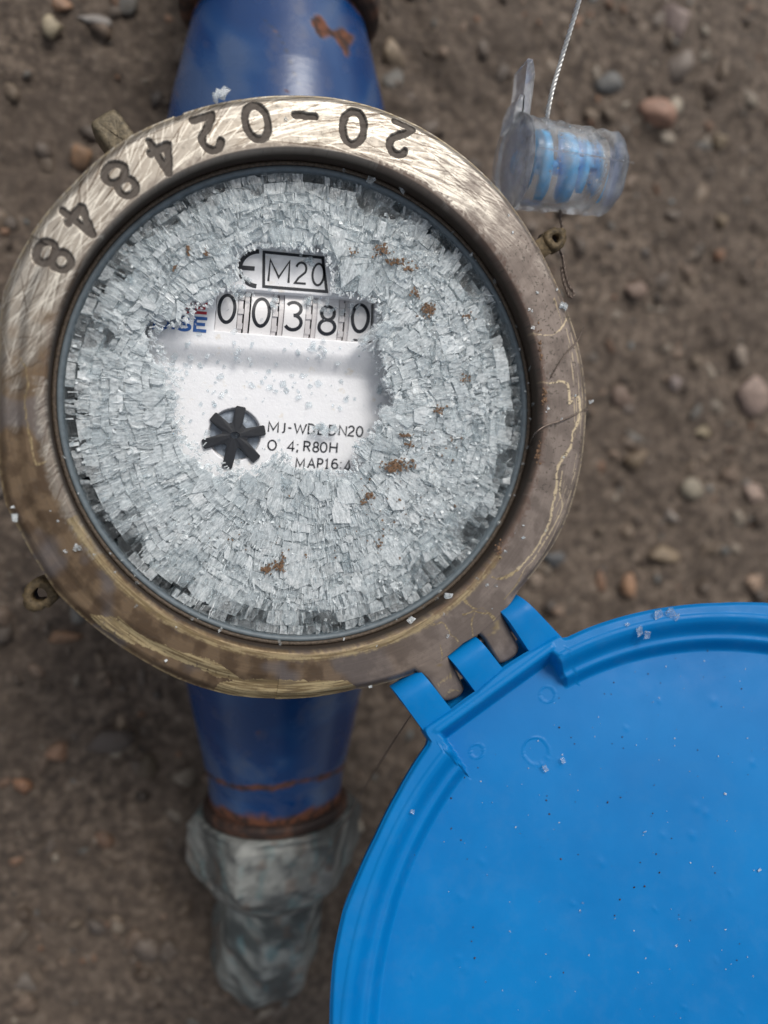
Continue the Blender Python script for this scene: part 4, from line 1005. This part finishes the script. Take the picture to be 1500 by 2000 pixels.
ch = [lidloc(858, 1430), lidloc(1078, 1268)]; ch_u = (ch[0][0]+ch[1][0])/2     # straight wall of the basin near the hinge
cb0, cb1 = sorted((ch[0][1], ch[1][1]))
marks = [(lidloc(940, 1467), 1.15), (lidloc(1060, 1467), 2.25), (lidloc(1083, 1352), 1.35)]
NAl, NRl = 1300, 300
a_l = np.arange(NAl)*2*np.pi/NAl; tl = np.r_[np.linspace(0, .8, 150), np.linspace(.8, 1, NRl-149)[1:]]
AAl, TTl = np.meshgrid(a_l, tl, indexing='ij'); Rl = LRad(AAl)*TTl; ul = Rl*np.cos(AAl); vl = Rl*np.sin(AAl)
din = RB-np.hypot(ul, vl); dch = (ul-ch_u)
d_ = din
curved = .5*sm(0, 2.6, din)+.5*sm(3.1, 5.2, din)
dp = np.minimum(np.minimum((vl-cb0)*3, (cb1-vl)*3), dch)*sm(20, 16, dch)
pocket = sm(0, 1.9, dp)                              # straight-sided pocket behind the hinge
hgt = -5.2*np.maximum(curved, pocket)
d_ = np.where((vl > cb0-.5) & (vl < cb1+.5) & (ul < 0), dch, din)
sidec = .55*sm(.9, .0, np.abs(d_+.2))*0
hgt += .16*sm(.7, .15, np.abs(d_+.45))*sm(-1.5, .5, d_+1.2)     # raised lip round the basin
edge_d = LRad(AAl)-Rl; hgt -= .7*sm(.9, 0, edge_d)**2
hgt += .16*(fbm(ul/14+30, vl/14+30, 211, 3)-.5)*sm(2, 6, d_)
for (mu, mv), mr in marks: hgt += .10*sm(.22, .02, np.abs(np.hypot(ul-mu, vl-mv)-mr))-.05*sm(mr, mr-.1, np.hypot(ul-mu, vl-mv))
for q in range(36):
    mu, mv = rg.uniform(-60, 10), rg.uniform(-50, 40); 
    if mu**2+mv**2 < 60**2: hgt += .07*np.exp(-((ul-mu)**2+(vl-mv)**2)/rg.uniform(.05, .5))
Vl = LO+ul[..., None]*uv+vl[..., None]*wv+hgt[..., None]*ev
er = Vl[:, -1]; s1 = er-ev*2.2; s2 = er-ev*5.5; cb_ = LO-ev*7.4
outr = (LO+(er-LO)*.97)-ev*6.6; inn = (LO+(er-LO)*.3)-ev*7.6
full = np.concatenate([Vl, s1[:, None], s2[:, None], outr[:, None], inn[:, None]], 1)
lid = obj('lid', mesh_of('lid', full.reshape(-1, 3), grid_faces(NAl, full.shape[1], True), M_lid, True), meter, label='round blue plastic lid swung open on its hinge')
# three knuckles: half-round straps reaching from the lid to the hinge axis
KN = [((772, 1352), (827, 1316), (881, 1386), (822, 1421)), ((880, 1287), (936, 1248), (982, 1308), (928, 1352)), ((982, 1196), (1023, 1168), (1090, 1240), (1031, 1272))]
for K in KN:
    a0, a1, b1, b0 = [unproj(q[0], q[1], 1.2) for q in K]
    mb = MB(); sec = []
    # section along the strap: down at the ring side, over the crown, flat to the lid, then back underneath
    prof = [(.05, -4.8), (-.02, -3.2), (.0, -1.6), (.05, -.5), (.14, .25), (.26, .62), (.42, .78), (.6, .8), (.8, .85), (1.12, 1.1), (1.12, -1.2), (.8, -1.6), (.6, -2.2), (.5, -3.4), (.45, -4.8)]
    NS = 7; m = len(prof)
    for j in range(NS):
        f = j/(NS-1); ed = .12*(1 if j in (0, NS-1) else 0)
        A0 = a0+(a1-a0)*f; B0 = b0+(b1-b0)*f
        for (s_, z_) in prof:
            P = A0+(B0-A0)*s_; P = P+np.array([0, 0, z_-(ed if z_ > -.6 else 0)]); sec.append(P)
    Fc = [(j*m+i, j*m+(i+1) % m, (j+1)*m+(i+1) % m, (j+1)*m+i) for j in range(NS-1) for i in range(m)]+[tuple(range(m))[::-1], tuple(range((NS-1)*m, NS*m))]
    o = mb.add(sec, Fc); ob = mb.build('hinge_knuckle', M_lid, lid, True)
    ob.modifiers.new('edge', 'EDGE_SPLIT').split_angle = math.radians(45)
# shelf under the knuckles, the lid's edge turned down towards the ring
mb = MB(); V = [unproj(q[0], q[1], q[2]) for q in ((828, 1420, -1.2), (1088, 1242, -1.2), (1070, 1216, -4.2), (812, 1398, -4.2))]; V += [v_-np.array([0, 0, 1.6]) for v_ in V]
mb.add(V, fix_normals(V, [(0, 1, 2, 3), (4, 5, 6, 7), (0, 1, 5, 4), (1, 2, 6, 5), (2, 3, 7, 6), (3, 0, 4, 7)])); mb.build('hinge_shelf', M_lid, lid)
# hinge pin
pa, pb = unproj(790, 1358, -2.2), unproj(1030, 1186, -2.2); V, Fc = tube([pa, (pa+pb)/2, pb], 1.0, 14); mb = MB(); mb.add(V, Fc); mb.build('hinge_pin', M_wired, lid, True)
# crumbs on the lid
mb = MB()
for k in range(150):
    if rg.rand() < .75: x, y = rg.uniform(860, 1500), rg.uniform(1260, 1990)
    else: x, y = 1260+rg.normal()*140, 1400+rg.normal()*90
    if x > 1500 or y > 1995: continue
    u, v = lidloc(x, y, -5.); r_ = math.hypot(u, v); 
    if u < ch_u+3.5 or r_ > RB-6: continue
    L = rg.uniform(.05, .22)*(2.0 if rg.rand() < .1 else 1); P = LO+uv*u+wv*v+ev*(-5.15+L*.2); chip(mb, P, rg.normal(size=3)*np.array([1, 1, .2]), L*1.3, L, L*.4, rg.uniform(.0, .5))
for x, y, L in [(1285, 1200, 1.6), (1310, 1198, 1.9), (1322, 1206, 1.2), (1250, 1233, 1.5), (1265, 1240, 1.2), (1225, 1220, .8), (806, 1585, .8), (803, 1668, 1.0), (1100, 1487, .9), (890, 1505, 1.), (1065, 1500, 1.)]:
    inb = math.hypot(*lidloc(x, y)) < RB-2; P = unplane(x, y, LO+ev*(-4.6 if inb else .25), ev); chip(mb, P, rg.normal(size=3)*np.array([1, 1, .2]), L, L*.7, L*.35, .15)
mb.build('glass_dust', M_chip, None, False, 'milk', kind='stuff', label='pale glass dust and chips sprinkled over the blue lid', category='glass dust')
mb = MB()
for k in range(70):
    x, y = rg.uniform(860, 1490), rg.uniform(1230, 1900); u, v = lidloc(x, y, -5.); r_ = math.hypot(u, v)
    if r_ > RB-4 or u < ch_u+3.2: continue
    L = rg.uniform(.06, .25); P = LO+uv*u+wv*v+ev*(-5.15+L*.2); chip(mb, P, rg.normal(size=3)*np.array([1, 1, .2]), L, L*.8, L*.5, 0)
mb.build('lid_soil_specks', plain('dark_dirt', lin(70, 52, 52), .9, 0, .5), None, kind='stuff', label='dark soil specks scattered over the blue lid', category='dirt')

# ------------------------------------------------------------------ security seal hanging on its wire
SZ = -6.0
sa = unproj(1004, 318, SZ); sb = unproj(1246, 350, SZ); axd = (sb-sa)/np.linalg.norm(sb-sa); SLn = np.linalg.norm(sb-sa); sq = np.array([-axd[1], axd[0], 0]); su_ = np.array([0, 0, 1.])
seal = thing('security_seal', sa, label='clear plastic barrel seal with blue insert hanging on the steel wire', category='seal')
def barrel(prof, mat, name, n=64, shape=None, ang=(0, 2*math.pi), **p):
    full_ = abs(ang[1]-ang[0]-2*math.pi) < 1e-6
    th_ = np.linspace(ang[0], ang[1], n, endpoint=not full_); V = []
    for a in th_:
        for (s_, r_) in prof:
            k = shape(a, s_) if shape else 1
            V.append(sa+axd*s_+sq*r_*k*math.cos(a)+su_*r_*k*math.sin(a))
    m = len(prof); Fc = grid_faces(n, m, full_)
    Fc = fix_normals(V, Fc.tolist(), name == 'inner_cavity')
    return obj(name, mesh_of(name, V, Fc, mat, True), seal, **p)
RB_ = 7.7
outer = [(0.6, .01), (.6, RB_*.96), (1., RB_)]+[(q_, RB_*(1.0-.07*(q_/17.6)**1.5)*(.965 if int(q_/1.45) % 3 == 0 else 1)) for q_ in np.arange(2, 17, .75)]+[(17.6, RB_*.93), (18.9, RB_*.86), (19.6, RB_*.7), (19.8, .01)]
inner = [(1.6, .01), (1.6, RB_-1.7), (15.5, RB_-1.9), (16.5, 3.), (16.5, .01)]
shp = lambda a, s_: 1+.03*math.cos(8*a)+.02*math.sin(2.2*s_)
hou = barrel(outer, M_seal, 'seal_housing', shape=shp)
cav = barrel(inner[::-1], M_seal, 'inner_cavity')
# raised seam and lip along the housing
mb = MB()
for s0, s1_, off in ((1.0, 19.7, -.35), ):
    V = []
    for s_ in np.linspace(s0, s1_, 14):
        rr_ = np.interp(s_, [0, 10, 19], [RB_, RB_*.97, RB_*.9])
        V += [sa+axd*s_+sq*(off+.18)+su_*(rr_-.1), sa+axd*s_+sq*off+su_*(rr_+.22), sa+axd*s_+sq*(off-.18)+su_*(rr_-.1)]
    mb.add(V, [(3*i, 3*i+3, 3*i+4, 3*i+1) for i in range(13)]+[(3*i+1, 3*i+4, 3*i+5, 3*i+2) for i in range(13)])
mb.build('housing_seam', M_seal, seal, True)
# flanged end plate and flag tab
barrel([(-.9, .01), (-.9, 7.8), (-.6, 8.1), (.1, 8.1), (.4, 7.8), (.4, .01)], M_seal, 'end_plate')
mb = MB()
for (pts_) in ([(1018, 232), (1024, 175), (1031, 114), (1041, 116), (1045, 145), (1034, 232)], [(1001, 240), (1009, 200), (1016, 184), (1025, 186), (1021, 240)]):
    V = [unproj(x, y, SZ+2.5) for x, y in pts_]; V += [v_-np.array([0, 0, 5.5]) for v_ in V]; m = len(pts_)
    mb.add(V, [tuple(range(m))[::-1], tuple(range(m, 2*m))]+[(i, (i+1) % m, m+(i+1) % m, m+i) for i in range(m)])
mb.F = fix_normals(mb.V, mb.F); mb.M = [0]*len(mb.F); mb.build('flag_tab', M_seal, seal)
# blue rotor: core with helical fins
core = barrel([(.8, .01), (.8, 1.7), (15.5, 1.5), (15.5, .01)], M_blueins, 'rotor_core', 32)
def fin(name, s0, s1_, a0, a1_, w_, rr_, twist):
    mb = MB(); N = 26; V = []
    for i in range(N):
        f = i/(N-1); a = a0+(a1_-a0)*f; s_ = s0+twist*f
        for ds in (0, w_):
            for r_ in (1.2, rr_): V.append(sa+axd*(s_+ds)+sq*r_*math.cos(a)+su_*r_*math.sin(a))
    Fc = []
    for i in range(N-1):
        b_ = 4*i; Fc += [(b_, b_+4, b_+5, b_+1), (b_+2, b_+3, b_+7, b_+6), (b_+1, b_+5, b_+7, b_+3), (b_, b_+2, b_+6, b_+4)]
    Fc += [(0, 1, 3, 2), (4*N-4, 4*N-2, 4*N-1, 4*N-3)]
    mb.add(V, Fc); mb.build(name, M_blueins, core, True)
fin('rotor_fin', 2.4, 0, -.2, 3.2, 1.5, 5.6, 1.2); fin('rotor_fin', 6.8, 0, .1, 3.3, 2.0, 5.8, 1.5); fin('rotor_fin', 11.2, 0, .3, 2.6, 1.2, 5.6, -.6); fin('rotor_fin', 13.9, 0, .2, 2.9, 1.3, 5.4, .8)
fin('rotor_fin', 7.6, 0, 1.1, 1.75, 6.0, 4.2, .6)
# water drops and bubbles on the seal
mb = MB()
for k in range(46):
    s_ = rg.uniform(3, 14); a = rg.uniform(.9, 2.2); r_ = RB_*.985; c = sa+axd*s_+sq*r_*math.cos(a)+su_*r_*math.sin(a); q = rg.uniform(.1, .33)
    V, Fc = rock(I1, q, rg, (1, 1, .8)); mb.add(V+c, [tuple(f) for f in Fc])
mb.build('surface_beads', M_seal, seal, True, kind='stuff')

# twisted steel wire
def stranded(name, pts, rad, pitch, mat, ns=3, **p):
    P = cr(pts, 40); L = np.r_[0, np.cumsum(np.linalg.norm(np.diff(P, axis=0), axis=1))]
    Ls = np.arange(0, L[-1], .16); C = np.stack([np.interp(Ls, L, P[:, i]) for i in range(3)], -1)
    T = np.gradient(C, axis=0); T /= np.linalg.norm(T, axis=1)[:, None]; ref = np.array([0, 0, 1.]); U = np.cross(T, ref+np.array([.01, 0, 0])); U /= np.linalg.norm(U, axis=1)[:, None]; Vv = np.cross(T, U)
    mb = MB()
    for k in range(ns):
        a = 2*math.pi*k/ns+2*math.pi*Ls/pitch; q = C+(U*np.cos(a)[:, None]+Vv*np.sin(a)[:, None])*rad*.52
        V, Fc = tube(q, rad*.5, 7); mb.add(V, Fc)
    return mb.build(name, mat, None, True, **p)
w0 = unproj(1150, -90, 10); w1 = unproj(1131, 0, 5); w2 = unproj(1098, 110, 0.); w3 = unproj(1078, 180, -1.5); w4 = unproj(1068, 232, -3.5); w5 = unproj(1066, 258, -6)
stranded('seal_wire', [w0, w1, w2, w3, w4, w5], .42, 2.3, M_wire, label='twisted steel wire running up from the clear seal out of the frame', category='wire')
stranded('seal_wire', [unproj(1094, 405, -6.5), unproj(1095, 430, -6), unproj(1099, 455, -5.5), unproj(1088, 474, -4.5), unproj(1098, 500, -5.5), unproj(1104, 535, -5.5), unproj(1112, 560, -5), unproj(1121, 572, -4.5), unproj(1118, 581, -4.2), unproj(1110, 575, -4.6), unproj(1100, 548, -5.4), unproj(1096, 520, -6)], .28, 1.8, M_wired, 2,
         label='thin looped wire end threaded through the pierced lug on the right', category='wire')
for pts, lab, rd in (([(1148, 800, -.6), (1100, 820, .5), (1065, 832, .5), (1045, 847, .2), (1036, 866, -3.5), (1040, 872, -4.5)], 'hair-thin wire crossing the right side of the ring', .12),
                     ([(1140, 640, -1), (1128, 665, .4), (1108, 688, .5), (1090, 713, .5), (1076, 738, .4)], 'short thin wire lying slanted on the upper right of the ring', .1),
                     ([(802, 1398, -6), (760, 1462, -18), (700, 1560, -34), (640, 1670, -38), (592, 1765, -42)], 'thin wire running from the hinge down to the grey union nut', .13)):
    V, Fc = tube(cr([unproj(x, y, z) for x, y, z in pts], 10), rd, 6); mb = MB(); mb.add(V, Fc); mb.build('thin_wire', M_wired, None, True, label=lab, category='wire')
